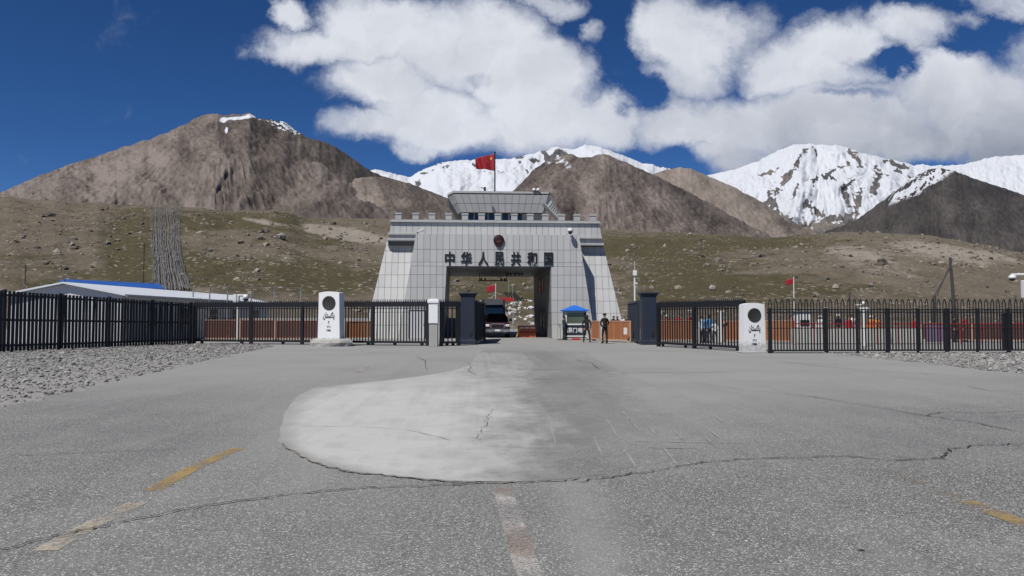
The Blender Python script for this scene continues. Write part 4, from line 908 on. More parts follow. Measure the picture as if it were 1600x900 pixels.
Pa = gnd(303, 537.0); Pb = gnd(668, 540.6); Pm = Pa.lerp(Pb, .62)
slide_gate('sliding_gate', 'black spike topped sliding gate left of the domed boundary marker on a plinth', Pa, Pm, 2.48, [0, .42, .78, 1])
slide_gate('sliding_gate', 'black spike topped sliding gate between the boundary marker on a plinth and the white post', Pm+(Pb-Pm)*.03, Pb, 2.48, [0, .40, 1])
P0, P1 = gnd(687, 541.0), gnd(719, 540.3)
slide_gate('pedestrian_gate', 'narrow black gate between the white post and the dark pillar', P0, P1, 2.47, [0.08, .92], .21)
P0, P1 = gnd(1029, 541.5), gnd(1162, 549.5)
slide_gate('sliding_gate', 'black spike topped sliding gate right of the passage beside the white marker', P0, P1, 2.40, [0, .46, 1], .20)
# dark pillars
def dark_pillar(loc, label, h=2.95):
    o = thing('gate_pillar', label, 'pillar', loc, .0, 'dark pillars of the road gate')
    MB().box((0,0,h/2), (.80,.80,h-.02), bev=.03).build('shaft', 'navy', o); MB().box((0,0,.14), (.98,.98,.28), bev=.03).build('plinth', 'navy', o)
    MB().box((0,0,h-.10), (.92,.92,.10), bev=.02).box((0,0,h), (1.04,1.04,.10), bev=.02).build('cap', 'navy', o)
    MB().box((.18,-.415,.62), (.16,.03,.22), bev=.005).build('switch_box', 'darkmetal', o)
    return o
p = gnd(730.5, 538.6); o = dark_pillar(p+Vector((0,.45,0)), 'navy square pillar between the narrow black gate and the passage'); MB().lathe([(.07,0),(.07,.06),(.02,.1)], (0,0,3.05), 8).build('lamp_knob', 'darkmetal', o)
p = gnd(1015.5, 539.0); dark_pillar(p+Vector((0,.45,0)), 'navy square pillar beside the sliding gate with red shirts behind it')
def open_leaf(P0, P1, h, label):
    d = P1-P0; L = d.length; o = thing('gate_leaf', label, 'gate', P0, math.atan2(d.y, d.x))
    MB().box((L/2,0,h/2+.1), (L,.05,h-.1)).build('sheet', 'navy', o)
    for k in range(int(L/.62)+1): MB().box((k*L/int(L/.62),0,h/2+.1), (.14,.16,h)).build('rib', 'navy', o)
    MB().box((L/2,0,h+.06), (L,.18,.12)).build('top_rail', 'navy', o); MB().box((L/2,0,.16), (L,.18,.14)).build('bottom_rail', 'navy', o)
    for s in (.08,.5,.92): MB().lathe([(.05,-.04),(.09,-.03),(.09,.03),(.05,.04)], (s*L,0,.09), 12, 'y').build('wheel', 'rubber', o)
    return o
q0 = gnd(744, 537); q1 = gnd(757, 530.2); open_leaf(Vector((q0.x, 43.6, 0)), Vector((q1.x, 52, 0)), 2.45, 'open navy gate leaf folded back left of the passage road')
q0 = gnd(1001, 538); q1 = gnd(983.5, 532.5); open_leaf(Vector((q0.x, 43.6, 0)), Vector((q1.x+.1, 50, 0)), 2.45, 'open navy gate leaf folded back beside the orange barriers')
o = thing('barrier_post', 'thin dark upright post at the end of the left gate leaf', 'post', gnd(757.8, 536)); MB().tube([(0,0,0),(0,0,2.3)], .05, 8).build('shaft', 'darkmetal', o); MB().box((0,0,.02), (.25,.25,.04)).build('foot', 'darkmetal', o)
# white post
o = thing('gate_post', 'white concrete post with a cap between the black gates', 'post', gnd(677, 541.5)+Vector((0,.2,0)))
MB().box((0,0,.62), (.46,.46,1.24), bev=.015).build('lower_shaft', 'concrete', o); MB().box((0,-.03,1.79), (.50,.50,1.08), bev=.015).build('upper_shaft', 'stone_white', o); MB().box((0,-.02,2.42), (.62,.62,.19), bev=.03).box((0,-.02,2.54), (.54,.54,.06), bev=.02).build('cap', 'stone_white', o)
# boundary markers
def marker(loc, w, h, d, rz, label, plinth):
    o = thing('boundary_marker', label, 'boundary stone', loc, rz, 'white boundary markers')
    z0 = .40 if plinth else 0.0; wt = w*.92; n_ = 7; out = [(-w/2, z0), (w/2, z0)]
    for k in range(n_): t = k/(n_-1); out.append((wt/2-wt*t, z0+h-.07+.07*math.sin(PI*t)))
    df, db = [(x, -d/2, z) for x, z in out], [(x, d/2, z) for x, z in out]
    MB().prism(df, db).build('stone', 'marker', o)
    zc = z0+h*.755; MB().lathe([(.30*w,0),(.30*w,-.02),(.275*w,-.035),(.26*w,-.028)], (0,-d/2-.001,zc), 32, 'y').build('medallion', 'bronze', o, True)
    for body, zz, ww, hh in (('\uFEE5\uFE8E\uFE98\uFEB4\uFB90\uFE8E\uFB58', .475, .52, .17), ('7', .345, .075, .07), ('(1)', .255, .17, .06), ('1986', .18, .20, .055)):
        me = text_mesh(body, 1, .004, .028, ww*w, hh*h/1.25 if hh < .1 else hh*h); me.materials.append(M['darkmetal']); link('lettering', me, o, (0, -d/2-.002, z0+h*zz))
    if plinth:
        pb = MB(); ring_ = [(math.cos(2*PI*k/14), math.sin(2*PI*k/14)) for k in range(14)]
        lv = [(1.0,0),(1.04,.20),(.96,.33),(.80,.42)]; V = []
        for s, z in lv:
            for c_, s_ in ring_: j = random.uniform(.94, 1.06); V.append((c_*w*.92*s*j, s_*(d*.5+.42)*s*j, z*random.uniform(.92, 1.05)))
        fs = [(i*14+k, i*14+(k+1) % 14, (i+1)*14+(k+1) % 14, (i+1)*14+k) for i in range(3) for k in range(14)]+[tuple(42+k for k in range(14))]
        pb.add(V, fs).build('plinth', 'concrete', o)
    else: MB().box((.1,0,.03), (w*1.35,d*1.6,.06), bev=.02).build('footing', 'concrete', o)
    return o
g1 = gnd(513, 541.5); marker(g1+Vector((0,.6,0)), 1.29, 2.58, .62, math.radians(-12), 'white domed boundary marker standing on a rough stone plinth', True)
g2 = gnd(1179, 551.8); marker(g2+Vector((0,.3,0)), 1.03, 2.22, .5, math.radians(6), 'white domed boundary marker standing directly on the road by the arch topped fence', False)
# right fence with pointed hoops
P0, P1 = gnd(1199, 552.3), gnd(1600, 551.5); P1 = P0+(P1-P0)*1.5; d = P1-P0; L = d.length
rf = thing('hoop_top_fence', 'long black fence with pointed hoop tops along the right verge', 'fence', P0, math.atan2(d.y, d.x))
nh = int(L/.268); pit = L/nh
hoop = MB().tube([(-.062,0,0),(-.066,0,.16),(-.05,0,.30),(-.02,0,.40),(0,0,.445),(.02,0,.40),(.05,0,.30),(.066,0,.16),(.062,0,0)], .023, 5, cap=False).mesh('hoop', 'black')
hb = bar_mesh(.05, .04, 1.78, 'bar')
for i in range(nh):
    x = (i+.5)*pit; o = link('hoop', hoop, rf, (x, 0, 1.95)); o.rotation_euler = (random.gauss(0, .02), random.gauss(0, .015), random.gauss(0, .1))
    link('bar', hb, rf, (x-.062, 0, .12)); link('bar', hb, rf, (x+.062, 0, .12))
for z, hgt in ((1.92, .05), (1.80, .05), (1.10, .03), (.13, .07)): MB().box((L/2, .004, z), (L, .055, hgt)).build('rail', 'black', rf)
for k, pxp in enumerate((1203, 1293, 1343, 1391, 1440, 1487, 1536, 1587, 1650, 1710, 1770)):
    s = (float(ae(pxp, 500)[0])*P0.y-P0.x); 
    if 0 <= s <= L: MB().box((s, .05, .99), (.14 if k % 2 or k == 0 else .07, .10, 1.97)).build('post', 'black', rf)
s = float(ae(1584, 500)[0])*P0.y-P0.x; MB().box((s, .06, .95), (.42, .03, 1.6)).build('mesh_panel', 'darkmetal', rf)
# ------------------------------------------------------------------ barriers of boards behind the fences
def board_barrier(P0, P1, h, m, label, group, nb=None, lift=.12, trim='woodtrim'):
    d = P1-P0; L = d.length; o = thing('board_barrier', label, 'barrier', P0, math.atan2(d.y, d.x), group); nb = nb or max(3, int(L/.32))
    for i in range(nb):
        x0, x1 = i*L/nb+.008, (i+1)*L/nb-.008; MB().span(x0, x1, -.02+random.uniform(-.006,.006), .02, lift, h).build('board', m, o)
    MB().box((L/2,0,h+.03), (L+.04,.09,.06)).build('top_rail', trim, o); MB().box((L/2,-.035,lift+.03), (L,.03,.07)).build('bottom_rail', trim, o)
    for s in np.linspace(.0, 1, max(2, int(L/2.2)+1)): MB().box((s*L,-.05,h/2), (.09,.05,h)).build('post', trim, o); MB().box((s*L,0,.04), (.12,.5,.08)).build('foot', 'concrete', o)
    return o
V3 = Vector
def gv(px, py): return gnd(px, py)
og = 'orange board barriers'; bg_ = 'brown board barriers'
board_barrier(gv(925, 532.5), gv(938, 533.5), 1.28, 'wood', 'short orange board barrier between the two dark uniformed guards', og)
board_barrier(gv(945, 534.0), gv(986, 535.5), 1.30, 'wood', 'orange board barrier behind the guard, reaching the right gate leaf', og, 7)
o = MB().box((0,0,0), (.22,.02,.42), bev=.008).build('sticker', 'white'); o.location = gnd(977, 535.6)+V3((0,-.10,.72)); tag(o, 'white paper notice on the orange board barrier', 'notice')
board_barrier(gv(1030, 534.5), gv(1084, 534.5), 1.32, 'wood', 'orange board barrier in front of the three red shirted visitors', og)
board_barrier(gv(1132, 535.0), gv(1162, 535.5), 1.30, 'wood', 'orange board barrier right of the white pole and blue shirted visitors', og)
board_barrier(gv(1196, 536.0), gv(1243, 536.5), 1.32, 'wood', 'orange board barrier behind the left end of the hoop topped fence', og)
board_barrier(gv(1440, 534.0), gv(1600, 535.0), 1.15, 'brown', 'long brown board barrier behind the right end of the hoop topped fence', bg_, 20)
board_barrier(gv(320, 532.0), gv(430, 532.0), 1.35, 'brown', 'brown board barrier behind the left sliding gate, next to the palisade', bg_, 14)
board_barrier(gv(432, 532.0), gv(500, 532.0), 1.32, 'brown', 'brown board barrier just left of the marker on a plinth', bg_, 9)
board_barrier(gv(540, 531.0), gv(583, 530.5), 1.25, 'wood', 'orange board barrier at the left foot of the gate', og)
board_barrier(gv(640, 524.5)+V3((2.6,8,0)), gv(660, 524.5)+V3((4.6,8,0)), 1.2, 'wood', 'orange board barrier seen through the narrow black gate', og)
# low concrete blocks behind the right fence
cb = MB().prism([(-1.0,-.3,0),(1.0,-.3,0),(1.0,-.12,.95),(-1.0,-.12,.95)], [(-1.0,.3,0),(1.0,.3,0),(1.0,.12,.95),(-1.0,.12,.95)]).mesh('concrete_block', 'concrete')
for k, (pxk, lab) in enumerate(((1262,'third from the right'),(1313,'middle of the row'),(1364,'second from the right'),(1412,'rightmost'))):
    lab2 = ('leftmost', 'second from the left', 'third from the left', 'rightmost')[k]
    o = link('concrete_block', cb, None, gnd(pxk, 537.0)); tag(o, f'grey sloped concrete block behind the hoop topped fence, {lab2} of its row', 'concrete block', 'concrete blocks behind the fence')
# red railing bars behind right fence, purple sheet, small white hut window
o = thing('red_railing', 'red painted railing behind the middle of the hoop topped fence', 'railing', gnd(1240, 538)); Lr = (gnd(1600,538)-gnd(1240,538)).length
for z in (.95, 1.2): MB().box((Lr/2,0,z), (Lr,.05,.06)).build('rail', 'red', o)
for k in range(12): MB().box((k*Lr/11,0,.61), (.05,.05,1.22)).build('post', 'red', o)
o = thing('purple_banner', 'pale purple sheet hung low behind the right part of the fence', 'banner', gnd(1465, 537)); MB().box((0,0,.62), (1.3,.03,.95), bev=.01).build('sheet', 'cloth_purple', o); MB().box((-.68,0,.6), (.05,.05,1.2)).box((.68,0,.6), (.05,.05,1.2)).build('stake', 'steel', o)
o = thing('white_kiosk', 'small white kiosk behind the left part of the hoop topped fence', 'kiosk', gnd(1258, 533.5)); MB().box((0,.4,.95), (.95,.8,1.9), bev=.02).build('cabinet', 'white', o); MB().box((0,.4,1.94), (1.1,.95,.08)).build('roof', 'steel', o); MB().box((0,-.012,1.2), (.6,.02,.4)).build('hatch', 'glass', o)
# white poles behind the right sliding gate
def tpole(px, py, h, lean, label):
    o = thing('white_pole', label, 'pole', gnd(px, py)); MB().tube([(0,0,0),(lean,0,h)], .05, 8).build('shaft', 'white', o); MB().box((lean,0,h), (.5,.08,.05)).build('crossbar', 'white', o); MB().box((0,0,.03), (.3,.3,.06)).build('foot', 'concrete', o)
tpole(1127, 535.5, 1.95, -.02, 'white pole with a short crossbar right of the blue shirted visitors'); tpole(1087, 537, 1.98, -.2, 'leaning white pole left of the blue shirted visitors')
# ------------------------------------------------------------------ people
def person_mesh(pose):
    """one continuous skinned body; joints in metres, facing -y"""
    lean = pose.get('lean', 0.0); st_ = pose.get('stance', .11); J = {}; E = []; R = {}
    def j(n, p, r, par=None):
        J[n] = p; R[n] = r if isinstance(r, tuple) else (r, r)
        if par: E.append((par, n))
    L = lambda z: -lean*max(0, z-.95)
    j('pel', (0,0,.95), (.155,.115)); j('waist', (0,L(1.1),1.10), (.135,.10), 'pel'); j('chest', (0,L(1.32),1.32), (.16,.115), 'waist'); j('neckb', (0,L(1.46),1.46), (.085,.075), 'chest')
    j('neck', (0,L(1.52)-.01,1.53), (.052,.055), 'neckb'); j('jaw', (0,L(1.58)-.03,1.585), (.062,.072), 'neck'); j('skull', (0,L(1.66)-.02,1.66), (.077,.092), 'jaw'); j('crown', (0,L(1.72)-.005,1.735), (.055,.065), 'skull')
    j('nose', (0,L(1.63)-.118,1.625), .012, 'skull')
    for s, n in ((-1,'l'),(1,'r')):
        j('ear'+n, (s*.085,L(1.63),1.64), .016, 'skull')
        arm = pose.get('arm'+n, [(.25,.03,1.15),(.25,-.06,.92)]); sh = (s*.185, L(1.42), 1.42)
        j('sh'+n, sh, .07, 'neckb'); (ex, ey, ez), (wx_, wy, wz_) = arm; el = (s*ex, ey+L(ez), ez); wr = (s*wx_, wy+L(wz_), wz_)
        j('el'+n, el, .05, 'sh'+n); j('wr'+n, wr, .034, 'el'+n); dv = (V3(wr)-V3(el)).normalized(); pm_ = V3(wr)+dv*.075; j('pa'+n, tuple(pm_), (.036,.022), 'wr'+n)
        side = V3((0,1,0)) if abs(dv.y) < .7 else V3((s*1.0,0,0)); side = (side-dv*side.dot(dv)).normalized()
        for k, ln in enumerate((.072,.082,.076,.058)):
            q = pm_+side*(.027-.018*k)+dv*.035; q2 = q+dv*ln*.55+V3((-s*.008,0,0)); q3 = q2+dv*ln*.4+V3((-s*.022,0,0)); j(f'f{k}a{n}', tuple(q), .010, 'pa'+n); j(f'f{k}b{n}', tuple(q2), .0095, f'f{k}a{n}'); j(f'f{k}c{n}', tuple(q3), .0075, f'f{k}b{n}')
        q = V3(wr)+dv*.04+side*.045; j('ta'+n, tuple(q), .011, 'wr'+n); j('tb'+n, tuple(q+dv*.045+side*.015), .009, 'ta'+n)
        hp_ = (s*.09,0,.90); j('hip'+n, hp_, (.098,.10), 'pel'); j('kn'+n, (s*(.09+st_)/2+s*.03,-.02,.50), (.064,.066), 'hip'+n); j('an'+n, (s*st_,.02,.09), (.047,.05), 'kn'+n); j('toe'+n, (s*(st_+.02),-.16,.045), (.045,.04), 'an'+n); j('heel'+n, (s*st_,.06,.04), .042, 'an'+n)
    names = list(J); ix = {n: i for i, n in enumerate(names)}
    me = bpy.data.meshes.new('body'); me.from_pydata([J[n] for n in names], [(ix[a], ix[b]) for a, b in E], []); o = bpy.data.objects.new('body', me); COL.objects.link(o)
    sk = o.modifiers.new('skin', 'SKIN'); sk.use_smooth_shade = True
    sv = me.skin_vertices[0].data if len(me.skin_vertices) else None
    if sv is None:
        bpy.context.view_layer.objects.active = o; o.select_set(True); bpy.ops.mesh.customdata_skin_add(); sv = me.skin_vertices[0].data
    for i, n in enumerate(names): sv[i].radius = R[n]; sv[i].use_root = (i == 0)
    ss = o.modifiers.new('sub', 'SUBSURF'); ss.levels = 1
    bpy.context.view_layer.update(); out = bpy.data.meshes.new_from_object(o.evaluated_get(bpy.context.evaluated_depsgraph_get())); bpy.data.objects.remove(o); bpy.data.meshes.remove(me)
    wrs = [V3(J['wrl']), V3(J['wrr'])]; pas = [V3(J['pal']), V3(J['par'])]
    out.materials.clear()
    for m_ in ('skin','cloth_black','cloth_black','rubber'): out.materials.append(M[m_])
    for p_ in out.polygons:
        c = p_.center
        if c.z > 1.515: mi = 0
        elif any((c-w_).dot((q_-w_).normalized()) > .0 and (c-w_).length < .17 and abs(c.x) > .10 for w_, q_ in zip(wrs, pas)): mi = 0
        elif c.z < .11: mi = 3
        elif c.z < .94 and abs(c.x) < .22: mi = 2
        elif c.z < .60: mi = 2
        else: mi = 1
        p_.material_index = mi; p_.use_smooth = True
    hl = L(1.66); return out, hl
def head_cover(kind, hl):
    mb = MB(); c = (0, hl-.012, 1.665)
    if kind == 'cap':
        mb.lathe([(.092,0),(.10,.035),(.105,.075),(.085,.10),(.03,.108)], (0, hl-.005, 1.675), 16); mb.box((0, hl-.115, 1.68), (.13,.09,.015), rx=.25, bev=.005)
    elif kind == 'hair':
        for i in range(6):
            pass
        mb.lathe([(.086,-.035),(.094,.01),(.088,.05),(.065,.088),(.02,.105)], (0, hl+.012, 1.665), 16); mb.lathe([(.05,-.09),(.07,-.04),(.08,.0)], (0, hl+.035, 1.655), 12)
    elif kind == 'hat':
        mb.lathe([(.16,-.005),(.16,.01),(.097,.012),(.10,.06),(.085,.10),(.03,.112)], (0, hl-.005, 1.675), 18)
    elif kind == 'hood':
        mb.lathe([(.10,-.12),(.108,-.05),(.112,.02),(.10,.07),(.07,.105),(.02,.12)], (0, hl+.018, 1.655), 16)
    return mb
POSES = {'stand': person_mesh({}), 'guard': person_mesh({'stance': .13, 'armr': [(.25,.0,1.16),(.10,-.22,1.08)], 'arml': [(.25,.0,1.16),(.08,-.24,1.06)]}), 'wide': person_mesh({'stance': .20, 'arml': [(.27,.05,1.16),(.23,.0,.93)], 'armr': [(.27,.05,1.16),(.23,.0,.93)]}), 'lean': person_mesh({'lean': .45, 'arml': [(.24,-.1,1.2),(.2,-.34,1.22)], 'armr': [(.24,-.1,1.2),(.2,-.34,1.22)]})}
_hc = {}
def person(loc, rz, pose, top, bottom, cover, covm, label, scale=1.0, group=None, bag=None):
    o = thing('person', label, 'person', loc, rz, group); me, hl = POSES[pose]; b_ = link('body', me, o)
    for i, m_ in ((1, top), (2, bottom)): b_.material_slots[i].link = 'OBJECT'; b_.material_slots[i].material = M[m_]
    if (cover, pose) not in _hc: _hc[(cover, pose)] = head_cover(cover, hl).mesh(cover, 'hair', True)
    h_ = link('hair' if cover == 'hair' else cover, _hc[(cover, pose)], o); h_.material_slots[0].link = 'OBJECT'; h_.material_slots[0].material = M[covm]
    if bag: MB().box((0,.17,1.22), (.30,.16,.42), bev=.05).build('backpack', bag, o)
    if pose == 'guard' and top == 'cloth_black':
        MB().box((0,0,1.0), (.33,.25,.06), bev=.02).build('belt', 'darkmetal', o); MB().box((.15,-.115,1.35), (.05,.02,.06)).build('badge', 'white', o)
    o.scale = (scale,)*3; return o
g = 'people waiting behind the barriers'
person(gnd(945, 537.2), math.radians(200), 'guard', 'cloth_black', 'cloth_black', 'cap', 'cloth_black', 'guard in black uniform and cap standing alone before the orange barrier', 1.02)
person(gnd(917.0, 535.4), math.radians(172), 'wide', 'cloth_black', 'cloth_black', 'hood', 'cloth_black', 'person in black with hood up and legs apart right of the sentry booth', .97)
person(gnd(881.5, 531.6), math.radians(110), 'guard', 'cloth_navy', 'cloth_black', 'hair', 'hair', 'person in dark clothes standing at the left side of the sentry booth', .95)
def crowd(px, py, rz, pose, top, bottom, cover, covm, label, s=1.0, bag=None): person(gnd(px, py), math.radians(rz), pose, top, bottom, cover, covm, label, s, g, bag)
crowd(956, 530.5, 20, 'lean', 'cloth_black', 'cloth_navy', 'hair', 'hair', 'black jacketed visitor leaning over the barrier behind the guard', .95)
crowd(967, 530.5, -30, 'lean', 'cloth_black', 'cloth_navy', 'hair', 'hair', 'dark haired visitor in black bending beside the guard', .93)
crowd(974, 530.5, 15, 'lean', 'cloth_white', 'cloth_navy', 'hair', 'hair', 'white shirted visitor leaning over the orange barrier left of the gate leaf', .95)
crowd(982, 530.8, -10, 'lean', 'cloth_black', 'cloth_navy', 'hair', 'hair', 'dark haired visitor in black half hidden by the right gate leaf', .95)
crowd(1042, 532, 10, 'stand', 'cloth_red', 'cloth_navy', 'hat', 'cloth_white', 'red shirted visitor in a white hat next to the right navy pillar', .97)
crowd(1060, 532, -15, 'stand', 'cloth_red', 'cloth_navy', 'hair', 'hair', 'bareheaded red shirted visitor in the middle of the red group', 1.0)
crowd(1075, 532, 20, 'lean', 'cloth_red', 'cloth_navy', 'hair', 'hair', 'red shirted visitor leaning at the right of the red group', 1.0)
crowd(1098, 536, 20, 'stand', 'cloth_pale', 'cloth_black', 'hair', 'hair', 'visitor in a pale blue shirt and dark trousers behind the sliding gate', .95)
crowd(1108, 536, 200, 'stand', 'cloth_blue', 'cloth_navy', 'hair', 'hair', 'visitor in a bright blue jacket seen from behind', .98)
crowd(1117, 537, -20, 'guard', 'cloth_white', 'cloth_black', 'hair', 'hair', 'short visitor with white top beside the bright blue jacket', .78, 'cloth_red')
for k, (x, top, cov, cm, lab, s) in enumerate([(1237,'cloth_red','hair','hair','red shirted visitor just right of the orange barrier behind the hoop fence',.96),(1282,'cloth_white','hat','cloth_white','white dressed visitor with a white hat behind the concrete blocks',.95),(1310,'cloth_navy','hat','cloth_white','visitor in navy with a white hat behind the concrete blocks',1.0),(1327,'cloth_red','hair','hair','bareheaded visitor in red behind the second concrete block',.95),(1333,'cloth_white','hair','hair','dark haired visitor in a white shirt left of the white camera post',1.0),(1352,'cloth_red','hair','hair','visitor in red right next to the white camera post',.86),(1362,'cloth_orange','hat','cloth_white','visitor in orange with a white hat behind the hoop fence',.95),(1370,'cloth_orange','hair','hair','bareheaded visitor in orange behind the hoop fence',.92),(1430,'cloth_red','hair','hair','red jacketed visitor left of the purple sheet',.9),(1492,'cloth_black','hair','hair','black jacketed visitor right of the purple sheet',.95),(1508,'cloth_red','hair','hair','red jacketed visitor at the right end of the crowd',.95)]):
    crowd(x, 534.6-.3*(k % 3), random.uniform(-40, 40), 'stand', top, 'cloth_navy', cov, cm, lab, s)
# ------------------------------------------------------------------ sentry booth
bo = thing('sentry_booth', 'small sentry booth with a blue pyramid roof and navy sign panel', 'booth', gnd(899, 531.6)+V3((0,.7,0)), .05)
MB().box((0,0,.09), (1.5,1.3,.14), bev=.02).build('floor_base', 'concrete', bo)
MB().box((0,0,.62), (1.46,1.26,.90), bev=.015).build('lower_panel', 'navy', bo)
MB().box((0,-.02,.27), (1.52,1.30,.09), bev=.01).box((0,-.02,1.08), (1.52,1.30,.10), bev=.01).build('white_band', 'white', bo)
MB().box((0,0,1.50), (1.34,1.14,.78)).build('glazing', 'greenglass', bo)
for sx in (-1, 1):
    for sy in (-1, 1): MB().box((sx*.67,sy*.57,1.50), (.14,.14,.78), bev=.01).build('corner_post', 'white' if sx < 0 else 'darkmetal', bo)
MB().box((0,0,1.94), (1.50,1.30,.10), bev=.01).build('eaves', 'trim', bo)
rr_ = [(-.90,-.80,1.99),(.90,-.80,1.99),(.90,.80,1.99),(-.90,.80,1.99)]; MB().add(rr_+[(x, y, 2.05) for x, y, z in rr_]+[(-.12,-.1,2.40),(.12,-.1,2.40),(.12,.1,2.40),(-.12,.1,2.40)], [(3,2,1,0),(0,1,5,4),(1,2,6,5),(2,3,7,6),(3,0,4,7),(4,5,9,8),(5,6,10,9),(6,7,11,10),(7,4,8,11),(8,9,10,11)]).build('roof', 'blue', bo)
for k, ch in enumerate('国门哨'):
    me = text_mesh(ch, 1, .006, .03, .30, .34); me.materials.append(M['white']); link('lettering', me, bo, (-.42+.37*k, -.635, .68))
MB().box((0,-.70,.07), (.55,.1,.14), bev=.01).build('step', 'red', bo)
o = thing('traffic_stand', 'thin metal stand left of the sentry booth', 'stand', gnd(875.5, 531.5)); MB().tube([(0,0,.03),(0,0,1.1)], .03).build('shaft', 'steel', o); MB().tube([(0,0,.8),(-.12,0,1.15)], .02).build('arm', 'darkmetal', o); MB().lathe([(.22,0),(.2,.05)], n=12).build('base', 'rubber', o)
# ------------------------------------------------------------------ vehicles
def wheel(parent, x, y, r, w):
    t_ = MB().lathe([(r*.62,-w/2),(r*.95,-w/2),(r,-w*.35),(r,w*.35),(r*.95,w/2),(r*.62,w/2)], (0,0,0), 20, 'x').build('wheel', 'rubber', parent, True, (x, y, r)); MB().lathe([(r*.2,-w*.42),(r*.6,-w*.40),(r*.6,w*.40),(r*.2,w*.42)], (0,0,0), 14, 'x').build('rim', 'chrome', t_)
def pickup(loc, rz):
    o = thing('pickup_truck', 'dark maroon pickup with chrome grille coming out of the passage', 'pickup', loc, rz)
    def loft(secs, name, m, parent=o, smooth=False):
        mb = MB(); n = len(secs[0]); V = [p for s in secs for p in s]; fs = [(i*n+k, i*n+(k+1) % n, (i+1)*n+(k+1) % n, (i+1)*n+k) for i in range(len(secs)-1) for k in range(n)]+[tuple(range(n))[::-1], tuple((len(secs)-1)*n+k for k in range(n))]
        return mb.add(V, fs).build(name, m, parent, smooth)
    def sec(y, w, z0, z1, c=.12): return [(-w/2+c*.4,y,z0),(w/2-c*.4,y,z0),(w/2,y,z0+c),(w/2,y,z1-c),(w/2-c,y,z1),(-w/2+c,y,z1),(-w/2,y,z1-c),(-w/2,y,z0+c)]
    body = loft([sec(-2.75,1.78,.52,1.12),sec(-2.6,1.96,.45,1.24),sec(-1.9,2.02,.42,1.28),sec(-1.2,2.02,.42,1.30),sec(.9,2.02,.42,1.30),sec(2.9,1.98,.5,1.30)], 'body', 'maroon')
    loft([[(-.92,-1.25,1.29),(.92,-1.25,1.29),(.92,.95,1.29),(-.92,.95,1.29)],[(-.88,-.95,1.55),(.88,-.95,1.55),(.88,.85,1.55),(-.88,.85,1.55)],[(-.74,-.45,1.88),(.74,-.45,1.88),(.74,.7,1.88),(-.74,.7,1.88)],[(-.66,-.25,1.95),(.66,-.25,1.95),(.66,.55,1.95),(-.66,.55,1.95)]], 'cab', 'maroon')
    MB().prism([(-.84,-1.235,1.335),(.84,-1.235,1.335),(.70,-.50,1.86),(-.70,-.50,1.86)], [(-.84,-1.19,1.335),(.84,-1.19,1.335),(.70,-.45,1.86),(-.70,-.45,1.86)]).build('windscreen', 'glass', o)
    MB().box((0,-2.77,.95), (1.16,.10,.44), bev=.06).build('grille_surround', 'chrome', o)
    gr = MB().box((0,-2.83,.93), (1.0,.05,.30), bev=.03).build('grille', 'maroon', o); MB().box((0,-2.86,.93), (1.0,.03,.04)).box((0,-2.86,.93), (.05,.03,.30)).build('grille_bar', 'darkmetal', gr)
    for s in (-1, 1):
        MB().box((s*.80,-2.70,.98), (.34,.16,.20), rz=s*.25, bev=.04).build('headlight', 'lamp', o)
        MB().box((s*1.12,-1.0,1.42), (.24,.12,.22), bev=.03).build('mirror', 'maroon', o)
        wheel(o, s*.86, -1.85, .40, .28); wheel(o, s*.86, 1.75, .40, .28)
        MB().box((s*.62,-2.88,.52), (.16,.06,.10), bev=.02).build('fog_lamp', 'lamp', o)
    MB().box((0,-2.82,.58), (1.94,.18,.26), bev=.05).build('bumper', 'chrome', o); MB().box((0,-2.90,.40), (1.7,.12,.12), bev=.03).build('lower_valance', 'rubber', o)
    MB().box((0,-2.93,.60), (.42,.02,.14)).build('number_plate', 'white', o); return o
pickup(V3((at(776.5, 500, 58.6).x, 58.6, .004)), PHI*.6).scale = (.95,)*3
def lorry(loc, rz):
    o = thing('lorry', 'dark grey lorry waiting behind the maroon pickup', 'lorry', loc, rz)
    MB().box((0,.2,1.75), (2.1,1.6,1.7), bev=.12).build('cab', 'truckgrey', o)
    MB().prism([(-.95,-.63,1.75),(.95,-.63,1.75),(.88,-.60,2.45),(-.88,-.60,2.45)], [(-.95,-.58,1.75),(.95,-.58,1.75),(.88,-.55,2.45),(-.88,-.55,2.45)]).build('windscreen', 'glass', o)
    MB().prism([(-.9,-.45,2.62),(.9,-.45,2.62),(.9,.9,2.62),(-.9,.9,2.62)], [(-.85,.3,3.3),(.85,.3,3.3),(.85,.9,3.3),(-.85,.9,3.3)]).build('wind_deflector', 'truckgrey', o)
    MB().box((0,4.3,2.05), (2.3,6.0,2.5), bev=.03).build('cargo_box', 'truckgrey', o); MB().box((0,3.2,.75), (.9,8.0,.2)).build('chassis', 'rubber', o)
    MB().box((0,-.68,.75), (2.1,.2,.35), bev=.05).build('bumper', 'truckgrey', o); MB().box((0,-.63,1.3), (1.5,.06,.4), bev=.02).build('grille', 'rubber', o)
    for s in (-1, 1):
        MB().box((s*.8,-.72,.80), (.3,.15,.18), bev=.03).build('headlight', 'lamp', o); MB().box((s*1.28,-.45,2.1), (.12,.15,.5), bev=.03).build('mirror', 'rubber', o)
        wheel(o, s*.95, .2, .48, .3); wheel(o, s*.95, 5.9, .48, .3)
    return o
lorry(V3((at(771, 500, 70).x, 70.5, .004)), PHI*.6)
